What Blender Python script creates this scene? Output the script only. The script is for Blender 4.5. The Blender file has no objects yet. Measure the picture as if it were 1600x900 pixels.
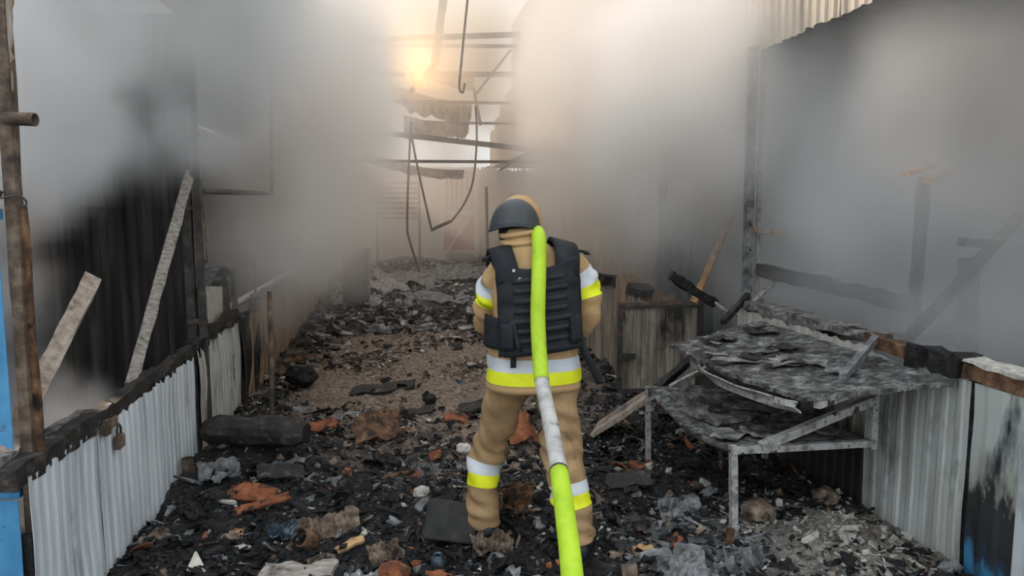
import bpy, bmesh, math, random
from mathutils import Vector, Matrix, noise as mnoise
random.seed(7)
R = random.uniform
PI = math.pi
sc = bpy.context.scene
COL = sc.collection

# ------------------------------------------------------------------ camera
F_PX = 1150.0
YAW, PITCH, EYE = math.radians(8.896), math.radians(-6.13), 1.69
cam_d = bpy.data.cameras.new('camera')
cam_d.sensor_fit = 'HORIZONTAL'
cam_d.sensor_width = 36.0
cam_d.lens = 36.0 * F_PX / 1600.0
cam_d.clip_start = 0.05
cam_d.clip_end = 400
cam = bpy.data.objects.new('camera', cam_d)
COL.objects.link(cam)
cam.location = (0, 0, EYE)
cam.rotation_euler = (PI / 2 + PITCH, 0, -YAW)
sc.camera = cam

# ------------------------------------------------------------------ light
world = bpy.data.worlds.new('overcast_sky')
sc.world = world
world.use_nodes = True
wn = world.node_tree
bg = wn.nodes['Background']
bg.inputs['Color'].default_value = (0.90, 0.955, 1.0, 1)
bg.inputs['Strength'].default_value = 1.0

SUN_DIR = Vector((-0.60, 0.62, 0.42)).normalized()      # towards the sun
sun_d = bpy.data.lights.new('sun', 'SUN')
sun_d.energy = 2.5
sun_d.color = (1.0, 0.78, 0.58)
sun_d.angle = math.radians(1.5)
sun = bpy.data.objects.new('sun', sun_d)
COL.objects.link(sun)
sun.location = (-20, 8, 14)
sun.rotation_euler = SUN_DIR.to_track_quat('Z', 'Y').to_euler()

sc.view_settings.view_transform = 'Standard'
sc.view_settings.look = 'None'
sc.view_settings.gamma = 1.0
sc.view_settings.use_curve_mapping = False
sc.view_settings.exposure = 0.6
sc.cycles.volume_bounces = 6
sc.cycles.max_bounces = 8
sc.cycles.diffuse_bounces = 2
sc.cycles.glossy_bounces = 2
sc.cycles.transparent_max_bounces = 6
sc.cycles.volume_step_rate = 7.0
sc.cycles.volume_max_steps = 256
sc.cycles.sample_clamp_indirect = 4.0
sc.cycles.use_adaptive_sampling = True
sc.cycles.adaptive_threshold = 0.05

# ------------------------------------------------------------------ materials
def _nodes(name):
    m = bpy.data.materials.new(name)
    m.use_nodes = True
    nt = m.node_tree
    return m, nt, nt.nodes['Principled BSDF']

def _pos(nt, stretch):
    g = nt.nodes.new('ShaderNodeNewGeometry')
    mp = nt.nodes.new('ShaderNodeMapping')
    mp.inputs['Scale'].default_value = stretch
    nt.links.new(g.outputs['Position'], mp.inputs['Vector'])
    return mp.outputs['Vector']

def _noise(nt, vec, scale, detail=6, rough=0.6):
    n = nt.nodes.new('ShaderNodeTexNoise')
    n.inputs['Scale'].default_value = scale
    n.inputs['Detail'].default_value = detail
    n.inputs['Roughness'].default_value = rough
    nt.links.new(vec, n.inputs['Vector'])
    return n.outputs['Fac']

def _ramp(nt, fac, stops):
    r = nt.nodes.new('ShaderNodeValToRGB')
    e = r.color_ramp.elements
    while len(e) < len(stops):
        e.new(0.5)
    for k, (p, c) in enumerate(stops):
        e[k].position = p
        e[k].color = (*c, 1) if len(c) == 3 else c
    nt.links.new(fac, r.inputs['Fac'])
    return r.outputs['Color']

def _mix(nt, fac, a, b):
    m = nt.nodes.new('ShaderNodeMix')
    m.data_type = 'RGBA'
    nt.links.new(fac, m.inputs[0])
    for s, v in ((m.inputs[6], a), (m.inputs[7], b)):
        if isinstance(v, tuple):
            s.default_value = (*v, 1)
        else:
            nt.links.new(v, s)
    return m.outputs[2]

def _bump(nt, bs, fac, strength, dist=0.01):
    b = nt.nodes.new('ShaderNodeBump')
    b.inputs['Strength'].default_value = strength
    b.inputs['Distance'].default_value = dist
    nt.links.new(fac, b.inputs['Height'])
    nt.links.new(b.outputs['Normal'], bs.inputs['Normal'])

def pm(name, stops, scale=6, stretch=(1, 1, 1), rough=0.8, bump=0.3, bscale=40, bdist=0.01, metal=0.0, spec=0.4,
       soot=None, sstretch=(1, 1, 1), sscale=3, slo=0.5, shi=0.6, detail=5, nrough=0.62):
    """noise-ramped surface; soot = colour laid over it in stains"""
    m, nt, bs = _nodes(name)
    f = _noise(nt, _pos(nt, stretch), scale, detail, nrough)
    c = _ramp(nt, f, stops)
    if soot:
        sf = _noise(nt, _pos(nt, sstretch), sscale, 6, 0.65)
        mask = _ramp(nt, sf, [(slo, (0, 0, 0)), (shi, (1, 1, 1))])
        c = _mix(nt, mask, c, soot)
    nt.links.new(c, bs.inputs['Base Color'])
    bs.inputs['Roughness'].default_value = rough
    bs.inputs['Metallic'].default_value = metal
    bs.inputs['Specular IOR Level'].default_value = spec
    if bump:
        _bump(nt, bs, _noise(nt, _pos(nt, stretch), bscale, 3, 0.65), bump, bdist)
    return m

M = {}
M['charcoal'] = pm('charcoal', [(0.35, (.004, .004, .005)), (0.55, (.012, .012, .013)), (0.72, (.055, .057, .06))], 25, rough=.6, spec=.3, bump=.8, bscale=70, bdist=.012)
M['charred_wood'] = pm('charred_wood', [(0.3, (.008, .008, .008)), (0.55, (.025, .022, .02)), (0.75, (.11, .09, .075))], 14, (1, 1, 1), .7, .8, 60, .01,
                       soot=(.30, .29, .28), sscale=9, slo=.63, shi=.72)
M['ashy_wood'] = pm('ashy_wood', [(0.3, (.05, .047, .045)), (0.5, (.16, .15, .14)), (0.7, (.36, .34, .32))], 18, rough=.9, bump=.7, bscale=60,
                    soot=(.015, .014, .014), sscale=5, slo=.52, shi=.62)
M['pale_plank'] = pm('pale_plank', [(0.3, (.17, .13, .10)), (0.5, (.33, .27, .22)), (0.7, (.46, .40, .35))], 9, (3, 3, .6), .85, .4, 50,
                     soot=(.05, .045, .04), sscale=3, slo=.58, shi=.70)
M['weathered_plank'] = pm('weathered_plank', [(0.3, (.13, .11, .095)), (0.5, (.30, .27, .24)), (0.7, (.45, .42, .38))], 16, (1, 3, 3), .85, .5, 60,
                          soot=(.02, .018, .016), sscale=6, slo=.58, shi=.68)
M['zinc'] = pm('zinc_sheet', [(0.3, (.36, .40, .44)), (0.5, (.58, .63, .67)), (0.7, (.70, .74, .77))], 11, (1, 1, .09), .55, .15, 60, .004, .08, .5,
               soot=(.07, .06, .055), sstretch=(1, 1, .28), sscale=4.0, slo=.60, shi=.78)
M['zinc_stained'] = pm('zinc_stained_sheet', [(0.28, (.20, .17, .14)), (0.45, (.43, .42, .39)), (0.62, (.56, .58, .57)), (0.75, (.60, .52, .40))], 10, (1, 1, .1), .6, .2, 60, .004, .15, .45,
                       soot=(.012, .011, .011), sstretch=(1, 1, .35), sscale=3.2, slo=.53, shi=.62)
def soot_shade_foot(name, cols, z_lo, z_hi, soot):
    """pale sheet darkened unevenly towards the floor: soot plus painted shade under the shelf"""
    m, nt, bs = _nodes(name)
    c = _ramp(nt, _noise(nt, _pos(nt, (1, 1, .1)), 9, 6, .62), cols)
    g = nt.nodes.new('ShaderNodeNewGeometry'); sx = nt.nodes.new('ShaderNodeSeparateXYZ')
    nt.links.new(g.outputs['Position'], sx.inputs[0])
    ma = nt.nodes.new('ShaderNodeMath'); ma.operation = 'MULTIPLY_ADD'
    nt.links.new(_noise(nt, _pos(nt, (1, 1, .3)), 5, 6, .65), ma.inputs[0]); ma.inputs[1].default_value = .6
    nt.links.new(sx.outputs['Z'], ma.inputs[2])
    c = _mix(nt, _ramp(nt, ma.outputs[0], [(z_lo, (1, 1, 1)), (z_hi, (0, 0, 0))]), c, soot)  # soot and the shade below the shelf painted together in one dark colour
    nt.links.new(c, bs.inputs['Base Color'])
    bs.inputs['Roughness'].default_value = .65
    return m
M['soot_shade_foot'] = soot_shade_foot('soot_shade_foot_sheet', [(0.28, (.26, .23, .19)), (0.45, (.42, .40, .36)), (0.7, (.60, .59, .55))], .70, .95, (.022, .021, .021))
M['zinc_right'] = pm('pale_counter_sheet', [(0.28, (.20, .175, .15)), (0.42, (.40, .41, .385)), (0.58, (.55, .59, .58)), (0.72, (.66, .71, .71))], 9, (1, 1, .1), .6, .2, 60, .004, .15, .45,
                     soot=(.035, .03, .028), sstretch=(1, 1, .4), sscale=2.6, slo=.58, shi=.74)
M['rust_sheet'] = pm('scorched_sheet', [(0.28, (.06, .04, .03)), (0.45, (.26, .175, .115)), (0.6, (.40, .29, .20)), (0.75, (.46, .38, .30))], 9, (1, 1, .1), .75, .3, 60, .004, .1, .3,
                     soot=(.025, .02, .018), sstretch=(1, 1, .4), sscale=3, slo=.56, shi=.70)
M['grey_sheet'] = pm('scorched_grey_sheet', [(0.28, (.07, .058, .048)), (0.45, (.25, .21, .17)), (0.6, (.40, .35, .29)), (0.75, (.48, .43, .37))], 9, (1, 1, .12), .75, .3, 60, .004, .1, .3,
                     soot=(.02, .018, .016), sstretch=(1, 1, .5), sscale=3, slo=.54, shi=.68)
M['sooty_sheet'] = pm('sooty_sheet', [(0.3, (.010, .010, .010)), (0.5, (.028, .026, .025)), (0.7, (.075, .066, .06))], 8, (1, 1, .12), .8, .2, 50, .004, 0, .3)
M['fascia'] = pm('fascia_sheet', [(0.3, (.36, .31, .25)), (0.5, (.53, .47, .39)), (0.7, (.62, .57, .49))], 7, (1, 1, .12), .7, .15, 50, .004, 0, .35,
                 soot=(.13, .11, .095), sstretch=(1, 1, .3), sscale=2.2, slo=.56, shi=.72)
M['stall_wall'] = pm('stall_wall_sheet', [(0.3, (.10, .11, .12)), (0.5, (.19, .205, .22)), (0.7, (.27, .29, .30))], 4, (1, 1, .2), .8, .15, 50, .004, 0, .3)
M['peeling'] = None
M['rust'] = pm('rusted_steel', [(0.3, (.03, .024, .02)), (0.5, (.10, .07, .05)), (0.7, (.21, .16, .12))], 14, rough=.75, bump=.35, bscale=60)
M['dark_steel'] = pm('dark_steel', [(0.3, (.022, .021, .021)), (0.5, (.05, .047, .045)), (0.7, (.12, .10, .085))], 12, rough=.65, bump=.3, bscale=60)
M['ash_steel'] = pm('ash_steel', [(0.32, (.11, .10, .095)), (0.5, (.34, .335, .33)), (0.68, (.54, .54, .54))], 16, rough=.8, bump=.4, bscale=70,
                    soot=(.05, .035, .028), sscale=16, slo=.56, shi=.64)
M['ash_flake'] = pm('ash_flake', [(0.36, (.03, .03, .03)), (0.5, (.13, .13, .128)), (0.66, (.34, .34, .335))], 9, rough=.9, bump=.6, bscale=60)
M['burnt_tray'] = pm('burnt_tray', [(0.36, (.015, .015, .015)), (0.47, (.09, .09, .09)), (0.58, (.24, .24, .237)), (0.72, (.40, .40, .395))], 12, rough=.9, bump=1.0, bscale=70, bdist=.012,
                     soot=(.03, .03, .03), sscale=26, slo=.48, shi=.62, detail=9, nrough=.72)
M['truss'] = pm('truss_steel', [(0.3, (.05, .04, .036)), (0.6, (.12, .10, .085))], 6, rough=.8, bump=.1)
M['blue_paint'] = pm('blue_paint', [(0.3, (.035, .17, .34)), (0.55, (.07, .28, .52)), (0.75, (.12, .36, .60))], 6, (1, 1, .5), .45, .1, 30, .004, 0, .5,
                     soot=(.05, .05, .05), sscale=9, slo=.64, shi=.68)
M['terracotta'] = pm('terracotta', [(0.3, (.08, .028, .014)), (0.5, (.24, .078, .032)), (0.7, (.38, .145, .065))], 12, rough=.8, bump=.4, bscale=50,
                     soot=(.02, .014, .012), sscale=11, slo=.50, shi=.62)
M['brown_wood'] = pm('brown_wood', [(0.3, (.035, .018, .010)), (0.5, (.12, .062, .034)), (0.7, (.26, .15, .08))], 14, rough=.8, bump=.5, bscale=50,
                     soot=(.015, .012, .01), sscale=10, slo=.52, shi=.63)
M['tan_wood'] = pm('tan_wood', [(0.3, (.24, .13, .06)), (0.5, (.46, .27, .12)), (0.7, (.60, .40, .20))], 14, rough=.8, bump=.4, bscale=50,
                   soot=(.03, .02, .015), sscale=12, slo=.60, shi=.68)
M['pale_scrap'] = pm('pale_scrap', [(0.3, (.46, .42, .36)), (0.6, (.72, .67, .60))], 14, rough=.8, bump=.2, soot=(.05, .04, .03), sscale=14, slo=.64, shi=.72)
M['grey_scrap'] = pm('grey_scrap', [(0.3, (.06, .062, .066)), (0.5, (.16, .165, .17)), (0.7, (.32, .33, .34))], 14, rough=.7, bump=.6, bscale=45,
                     soot=(.015, .015, .015), sscale=9, slo=.56, shi=.66)
M['brown_ash'] = pm('brown_ash', [(0.3, (.045, .032, .025)), (0.5, (.15, .11, .083)), (0.7, (.34, .27, .21))], 14, rough=.9, bump=.5, soot=(.018, .015, .013), sscale=12, slo=.54, shi=.66)
M['white_ash'] = pm('white_ash', [(0.3, (.24, .23, .21)), (0.5, (.46, .44, .40)), (0.7, (.62, .60, .55))], 30, rough=.95, bump=.5)
M['block'] = pm('scorched_block', [(0.3, (.014, .014, .014)), (0.55, (.030, .029, .027)), (0.75, (.055, .052, .048))], 12, rough=.75, bump=.5, bscale=90, bdist=.006)
M['blue_tin'] = pm('blue_tin', [(0.3, (.03, .045, .06)), (0.5, (.10, .14, .18)), (0.7, (.33, .38, .42))], 16, rough=.4, bump=.3, metal=.5)
M['foil'] = pm('crumpled_foil', [(0.3, (.08, .085, .09)), (0.5, (.33, .34, .36)), (0.7, (.72, .73, .75))], 30, rough=.3, bump=.6, metal=.4)
M['appliance'] = pm('enamel', [(0.3, (.42, .40, .35)), (0.6, (.62, .60, .53))], 6, rough=.55, bump=.1, soot=(.12, .09, .06), sscale=6, slo=.58, shi=.7)
M['facade'] = pm('far_facade', [(0.3, (.56, .52, .48)), (0.7, (.72, .68, .64))], 3, (1, 1, .3), .8, .1)
M['red_gate'] = pm('red_gate', [(0.3, (.42, .09, .08)), (0.7, (.58, .16, .13))], 4, rough=.6, bump=.1)
M['white_bar'] = pm('white_bar', [(0.3, (.66, .60, .55)), (0.7, (.80, .75, .70))], 5, rough=.6, bump=.05)
M['leaf'] = pm('leaf', [(0.3, (.02, .045, .018)), (0.7, (.07, .12, .05))], 8, rough=.7, bump=0)
M['bark'] = pm('bark', [(0.3, (.05, .04, .03)), (0.7, (.12, .09, .07))], 8, (1, 1, .3), .9, .4)
# firefighter
M['suit'] = pm('tan_turnout', [(0.3, (.40, .25, .115)), (0.5, (.50, .325, .16)), (0.7, (.56, .37, .195))], 7, rough=.85, bump=.35, bscale=14, bdist=.012, spec=.25)
M['trouser'] = pm('tan_trouser', [(0.3, (.24, .15, .075)), (0.5, (.36, .235, .12)), (0.7, (.43, .285, .155))], 6, rough=.85, bump=.35, bscale=14, bdist=.012, spec=.25,
                  soot=(.10, .07, .045), sscale=7, slo=.60, shi=.75)
M['vest'] = pm('black_cordura', [(0.3, (.009, .011, .014)), (0.6, (.018, .022, .027)), (0.8, (.03, .034, .04))], 9, rough=.75, bump=.3, bscale=300, bdist=.002, spec=.3)
M['webbing'] = pm('black_webbing', [(0.3, (.012, .015, .019)), (0.7, (.03, .035, .042))], 20, rough=.7, bump=.2, bscale=300, bdist=.002, spec=.3)
M['helmet'] = pm('helmet_paint', [(0.3, (.030, .036, .042)), (0.6, (.045, .052, .058)), (0.8, (.07, .078, .085))], 10, rough=.5, bump=.15, bscale=120, bdist=.003, spec=.5)
M['black'] = pm('black_cloth', [(0.3, (.006, .006, .007)), (0.7, (.014, .014, .016))], 9, rough=.8, bump=.1)
M['boot'] = pm('black_boot', [(0.3, (.009, .010, .012)), (0.7, (.028, .03, .033))], 12, rough=.45, bump=.3, bscale=60)
M['silver'] = pm('reflective_silver', [(0.3, (.50, .53, .57)), (0.5, (.60, .64, .68)), (0.7, (.66, .70, .74))], 12, rough=.5, bump=.1)
M['hivis'] = pm('fluorescent_yellow', [(0.3, (.72, .78, .01)), (0.7, (.86, .92, .02))], 9, rough=.6, bump=.1)
M['hose'] = pm('lime_hose', [(0.3, (.36, .56, .02)), (0.6, (.45, .68, .03)), (0.8, (.52, .74, .08))], 12, rough=.6, bump=.3, bscale=180, bdist=.002,
               soot=(.22, .27, .05), sscale=7, slo=.62, shi=.75)
M['hose_grey'] = pm('hose_sleeve', [(0.3, (.27, .26, .25)), (0.5, (.46, .45, .44)), (0.7, (.58, .57, .56))], 14, rough=.7, bump=.4, bscale=60,
                    soot=(.14, .13, .13), sscale=16, slo=.58, shi=.68)
M['brass'] = pm('dull_metal', [(0.3, (.10, .09, .08)), (0.7, (.25, .23, .20))], 10, rough=.4, bump=.1, metal=.8)
M['skin'] = pm('skin', [(0.3, (.42, .25, .18)), (0.7, (.52, .33, .25))], 9, rough=.6, bump=.1)
M['eye'] = pm('eye', [(0.3, (.03, .02, .015)), (0.7, (.05, .04, .03))], 9, rough=.2, bump=0)

def peeling_material():
    """blue paint at the foot burnt to black and chalky white above, in tongues"""
    m, nt, bs = _nodes('peeling_blue_paint')
    v = _pos(nt, (1, 1, .35))
    g = nt.nodes.new('ShaderNodeNewGeometry')
    sx = nt.nodes.new('ShaderNodeSeparateXYZ')
    nt.links.new(g.outputs['Position'], sx.inputs[0])
    n = _noise(nt, v, 9, 6, .6)
    ad = nt.nodes.new('ShaderNodeMath'); ad.operation = 'MULTIPLY_ADD'
    nt.links.new(n, ad.inputs[0]); ad.inputs[1].default_value = .75
    nt.links.new(sx.outputs['Z'], ad.inputs[2])
    c = _ramp(nt, ad.outputs[0], [(.42, (.05, .22, .42)), (.50, (.022, .05, .085)), (.60, (.02, .022, .024)), (.78, (.03, .032, .035)), (.84, (.30, .31, .27)), (1.0, (.42, .46, .44))])
    s = _noise(nt, _pos(nt, (1, 1, .25)), 5, 5, .6)
    c = _mix(nt, _ramp(nt, s, [(.55, (0, 0, 0)), (.66, (1, 1, 1))]), c, (.016, .018, .022))
    nt.links.new(c, bs.inputs['Base Color'])
    bs.inputs['Roughness'].default_value = .65
    _bump(nt, bs, n, .25, .008)
    return m
M['peeling'] = peeling_material()

def floor_material():
    """charcoal rubble floor with drifts of pale and brown ash"""
    m, nt, bs = _nodes('burnt_floor')
    p1 = _pos(nt, (1, 1, 1))
    fine = _noise(nt, p1, 34, 8, .72)
    char = _ramp(nt, fine, [(.36, (.004, .004, .005)), (.50, (.014, .014, .015)), (.60, (.045, .046, .049)), (.72, (.18, .185, .19))])
    ash = _ramp(nt, _noise(nt, p1, 26, 8, .72), [(.36, (.035, .028, .023)), (.46, (.21, .155, .118)), (.57, (.42, .32, .245)), (.70, (.62, .53, .45))])
    white = _ramp(nt, _noise(nt, p1, 28, 8, .75), [(.34, (.04, .038, .035)), (.45, (.24, .23, .20)), (.56, (.46, .44, .38)), (.70, (.66, .64, .58))])
    g = nt.nodes.new('ShaderNodeNewGeometry')
    def drift(cx, cy, rx, ry, lo, hi, wob):
        a = nt.nodes.new('ShaderNodeMapping')
        a.inputs['Location'].default_value = (-cx / rx, -cy / ry, 0)
        a.inputs['Scale'].default_value = (1 / rx, 1 / ry, 0)
        nt.links.new(g.outputs['Position'], a.inputs['Vector'])
        ln = nt.nodes.new('ShaderNodeVectorMath'); ln.operation = 'LENGTH'
        nt.links.new(a.outputs['Vector'], ln.inputs[0])
        n = _noise(nt, p1, 2.6, 4, .65)
        ma = nt.nodes.new('ShaderNodeMath'); ma.operation = 'MULTIPLY_ADD'
        nt.links.new(n, ma.inputs[0]); ma.inputs[1].default_value = wob
        nt.links.new(ln.outputs['Value'], ma.inputs[2])
        hf = nt.nodes.new('ShaderNodeMath'); hf.operation = 'MULTIPLY'; hf.inputs[1].default_value = .5
        nt.links.new(ma.outputs[0], hf.inputs[0])
        return _ramp(nt, hf.outputs[0], [(lo * .5, (1, 1, 1)), (hi * .5, (0, 0, 0))])
    c = _mix(nt, drift(.35, 7.9, 1.75, 3.1, 1.3, 1.7, 1.2), char, ash)
    c = _mix(nt, drift(2.2, 3.32, .62, .45, 1.45, 1.75, 1.2), c, white)
    c = _mix(nt, drift(.25, 4.6, .45, .4, 1.0, 1.5, 1.2), c, (.17, .165, .16))
    c = _mix(nt, drift(1.45, 3.4, .6, .5, .9, 1.5, 1.2), c, (.16, .165, .17))
    nt.links.new(c, bs.inputs['Base Color'])
    bs.inputs['Roughness'].default_value = .7
    bs.inputs['Specular IOR Level'].default_value = .5
    _bump(nt, bs, _noise(nt, p1, 48, 8, .75), 1.0, .03)
    return m
M['floor'] = floor_material()
M['yard'] = pm('yard_ground', [(0.3, (.06, .055, .05)), (0.7, (.16, .15, .13))], 2, rough=.95, bump=.3)

def emit(name, col, s):
    m, nt, bs = _nodes(name)
    bs.inputs['Emission Color'].default_value = (*col, 1)
    bs.inputs['Emission Strength'].default_value = s
    bs.inputs['Base Color'].default_value = (.1, .05, .02, 1)
    return m
M['flame'] = emit('flame', (1.0, .58, .24), .6)

# ------------------------------------------------------------------ mesh helpers
def tag(o, label=None, cat=None, group=None, kind=None):
    for k, v in (('label', label), ('category', cat), ('group', group), ('kind', kind)):
        if v:
            o[k] = v
    return o

def root(name, loc, label, cat, group=None):
    o = bpy.data.objects.new(name, None)
    o.empty_display_size = .1
    COL.objects.link(o)
    o.location = loc
    return tag(o, label, cat, group)

def wloc(o):
    v = Vector((0, 0, 0))
    while o:
        v += o.location
        o = o.parent
    return v

class MB:
    """collects geometry in world metres"""
    def __init__(s):
        s.v, s.f, s.mi = [], [], []
    def add(s, vs, fs, mi=0):
        b = len(s.v)
        s.v += [Vector(p) for p in vs]
        s.f += [[b + i for i in f] for f in fs]
        s.mi += [mi] * len(fs)
        return s
    def box(s, c, d, rot=None, mi=0, jit=0):
        x, y, z = d[0] / 2, d[1] / 2, d[2] / 2
        vs = [Vector((sx * x, sy * y, sz * z)) for sz in (-1, 1) for sy in (-1, 1) for sx in (-1, 1)]
        if jit:
            vs = [v + Vector((R(-jit, jit), R(-jit, jit), R(-jit, jit))) for v in vs]
        if rot is not None:
            vs = [rot @ v for v in vs]
        return s.add([v + Vector(c) for v in vs], [(0, 2, 3, 1), (4, 5, 7, 6), (0, 1, 5, 4), (2, 6, 7, 3), (0, 4, 6, 2), (1, 3, 7, 5)], mi)
    def tube(s, pts, r, n=8, cap=True, mi=0, flat=1.0):
        pts = [Vector(p) for p in pts]
        rs = r if isinstance(r, (list, tuple)) else [r] * len(pts)
        rings = []
        up = None
        for i, p in enumerate(pts):
            t = (pts[min(i + 1, len(pts) - 1)] - pts[max(i - 1, 0)]).normalized()
            if up is None:
                up = Vector((0, 0, 1)) if abs(t.z) < .9 else Vector((0, 1, 0))
            a = t.cross(up).normalized()
            up = a.cross(t).normalized()
            rings.append([p + (a * math.cos(2 * PI * k / n) + up * flat * math.sin(2 * PI * k / n)) * rs[i] for k in range(n)])
        b = len(s.v)
        for g in rings:
            s.v += g
        nf = 0
        for i in range(len(rings) - 1):
            for k in range(n):
                s.f.append([b + i * n + k, b + i * n + (k + 1) % n, b + (i + 1) * n + (k + 1) % n, b + (i + 1) * n + k])
                nf += 1
        if cap:
            s.f.append([b + k for k in range(n)][::-1])
            s.f.append([b + (len(rings) - 1) * n + k for k in range(n)])
            nf += 2
        s.mi += [mi] * nf
        return s
    def beam(s, p, q, w, h, nz=0.0, seg=1, mi=0, up=None):
        """timber or bar from p to q, w across, h along 'up'; nz roughens its edges"""
        p, q = Vector(p), Vector(q)
        t = (q - p).normalized()
        u = Vector(up) if up else (Vector((0, 0, 1)) if abs(t.z) < .95 else Vector((0, 1, 0)))
        a = t.cross(u).normalized()
        u = a.cross(t).normalized()
        b = len(s.v)
        for i in range(seg + 1):
            c = p.lerp(q, i / seg)
            for sa, su in ((-1, -1), (1, -1), (1, 1), (-1, 1)):
                j = Vector((R(-nz, nz), R(-nz, nz), R(-nz, nz))) if nz else Vector()
                s.v.append(c + a * sa * w / 2 + u * su * h / 2 + j)
        nf = 0
        for i in range(seg):
            for k in range(4):
                s.f.append([b + i * 4 + k, b + i * 4 + (k + 1) % 4, b + i * 4 + 4 + (k + 1) % 4, b + i * 4 + 4 + k]); nf += 1
        s.f.append([b + 3, b + 2, b + 1, b]); s.f.append([b + seg * 4 + k for k in range(4)])
        s.mi += [mi] * (nf + 2)
        return s
    def build(s, name, mats, parent=None, smooth=False, sub=0, solid=0, bevel=0):
        if not isinstance(mats, (list, tuple)):
            mats = [mats]
        if parent is not None:
            off = wloc(parent)
        else:
            lo = [min(v[i] for v in s.v) for i in range(3)]
            hi = [max(v[i] for v in s.v) for i in range(3)]
            off = Vector(((lo[0] + hi[0]) / 2, (lo[1] + hi[1]) / 2, lo[2]))
        me = bpy.data.meshes.new(name)
        me.from_pydata([tuple(v - off) for v in s.v], [], s.f)
        for m in mats:
            me.materials.append(M[m] if isinstance(m, str) else m)
        if len(mats) > 1:
            me.polygons.foreach_set('material_index', s.mi)
        if smooth:
            me.polygons.foreach_set('use_smooth', [True] * len(me.polygons))
        me.update()
        bm = bmesh.new(); bm.from_mesh(me); bmesh.ops.recalc_face_normals(bm, faces=bm.faces); bm.to_mesh(me); bm.free()
        o = bpy.data.objects.new(name, me)
        COL.objects.link(o)
        if parent is not None:
            o.parent = parent
        else:
            o.location = off
        if bevel:
            b = o.modifiers.new('bevel', 'BEVEL'); b.width = bevel; b.segments = 2; b.limit_method = 'ANGLE'
        if solid:
            b = o.modifiers.new('solid', 'SOLIDIFY'); b.thickness = solid; b.offset = 0
        if sub:
            b = o.modifiers.new('sub', 'SUBSURF'); b.levels = sub; b.render_levels = sub
        return o

def nz3(p, s=1.0):
    return mnoise.noise(Vector(p) * s)

def cat(pts, n):
    """Catmull-Rom through key tuples, n samples per span"""
    pts = [tuple(p) for p in pts]
    out = []
    for i in range(len(pts) - 1):
        p0, p1, p2, p3 = pts[max(i - 1, 0)], pts[i], pts[i + 1], pts[min(i + 2, len(pts) - 1)]
        for k in range(n):
            t = k / n
            out.append(tuple(.5 * (2 * b + (c - a) * t + (2 * a - 5 * b + 4 * c - d) * t * t + (3 * b - a - 3 * c + d) * t ** 3) for a, b, c, d in zip(p0, p1, p2, p3)))
    out.append(pts[-1])
    return out

def sheet(a, b, z0, z1, pitch=.076, depth=.009, rows=6, ragtop=0.0, ragbot=0.0, buckle=.006, top=None, seed=0):
    """corrugated sheet standing between ground points a and b; top(t) may give its own upper edge"""
    a, b = Vector((*a, 0)), Vector((*b, 0))
    L = (b - a).length
    t = (b - a) / L
    n = Vector((-t.y, t.x, 0))
    cols = []
    k = 0
    d = 0.0
    prof = [(0, -1), (.30, -1), (.42, 1), (.72, 1), (.85, -1)]
    while d < L:
        for fr, sg in prof:
            x = (k + fr) * pitch
            if x <= L:
                cols.append((x, sg))
        k += 1
        d = k * pitch
    if L - cols[-1][0] > .002:
        cols.append((L, cols[-1][1]))
    m = MB()
    nr = rows + 1
    for x, sg in cols:
        zt = (top(x / L) if top else z1) - (abs(nz3((x * 9 + seed, seed, 1))) * ragtop * 2 if ragtop else 0)
        zb = z0 + (abs(nz3((x * 7 + seed, seed, 5))) * ragbot if ragbot else 0)
        for r in range(nr):
            z = zb + (zt - zb) * r / rows
            w = nz3((a.x + t.x * x * 2 + seed * 3.1, a.y + t.y * x * 2, z * 3)) * buckle * 2
            m.v.append(a + t * x + n * (sg * depth / 2 + w) + Vector((0, 0, z)))
    for i in range(len(cols) - 1):
        for r in range(rows):
            m.f.append([i * nr + r, (i + 1) * nr + r, (i + 1) * nr + r + 1, i * nr + r + 1])
            m.mi.append(0)
    return m

def grid_sheet(fn, nu, nv):
    m = MB()
    for i in range(nu + 1):
        for j in range(nv + 1):
            m.v.append(Vector(fn(i / nu, j / nv)))
    for i in range(nu):
        for j in range(nv):
            m.f.append([i * (nv + 1) + j, (i + 1) * (nv + 1) + j, (i + 1) * (nv + 1) + j + 1, i * (nv + 1) + j + 1]); m.mi.append(0)
    return m

# ------------------------------------------------------------------ ground
def ground_h(x, y):
    v = Vector((x, y, 0))
    h = .035 * mnoise.noise(v * 1.3) + .045 * mnoise.noise(v * 3.7 + Vector((5, 1, 0))) + .022 * mnoise.noise(v * 9)
    h += .014 * abs(mnoise.noise(v * 22)) + .010 * mnoise.noise(v * 41)
    h += .10 * math.exp(-((x + 1.0) / .38) ** 2 - ((y - 5.0) / .7) ** 2)          # pile under the left counter
    h += .07 * math.exp(-((x - 2.1) / .5) ** 2 - ((y - 3.5) / .5) ** 2)           # ash heap under the shelves
    h += .09 * math.exp(-((x - .35) / .32) ** 2 - ((y - 3.85) / .18) ** 2)        # pile at the left boot
    h += .03 * math.exp(-((x + .3) / .9) ** 2 - ((y - 5.2) / .4) ** 2)
    if y > 9.5:
        h += min(.30, (y - 9.5) * .030) * (.75 + .6 * mnoise.noise(v * .7))
    d = (x - .9) ** 2 + (y - 3.27) ** 2
    return h * (1 - .85 * math.exp(-d / .03)) - .012

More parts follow.
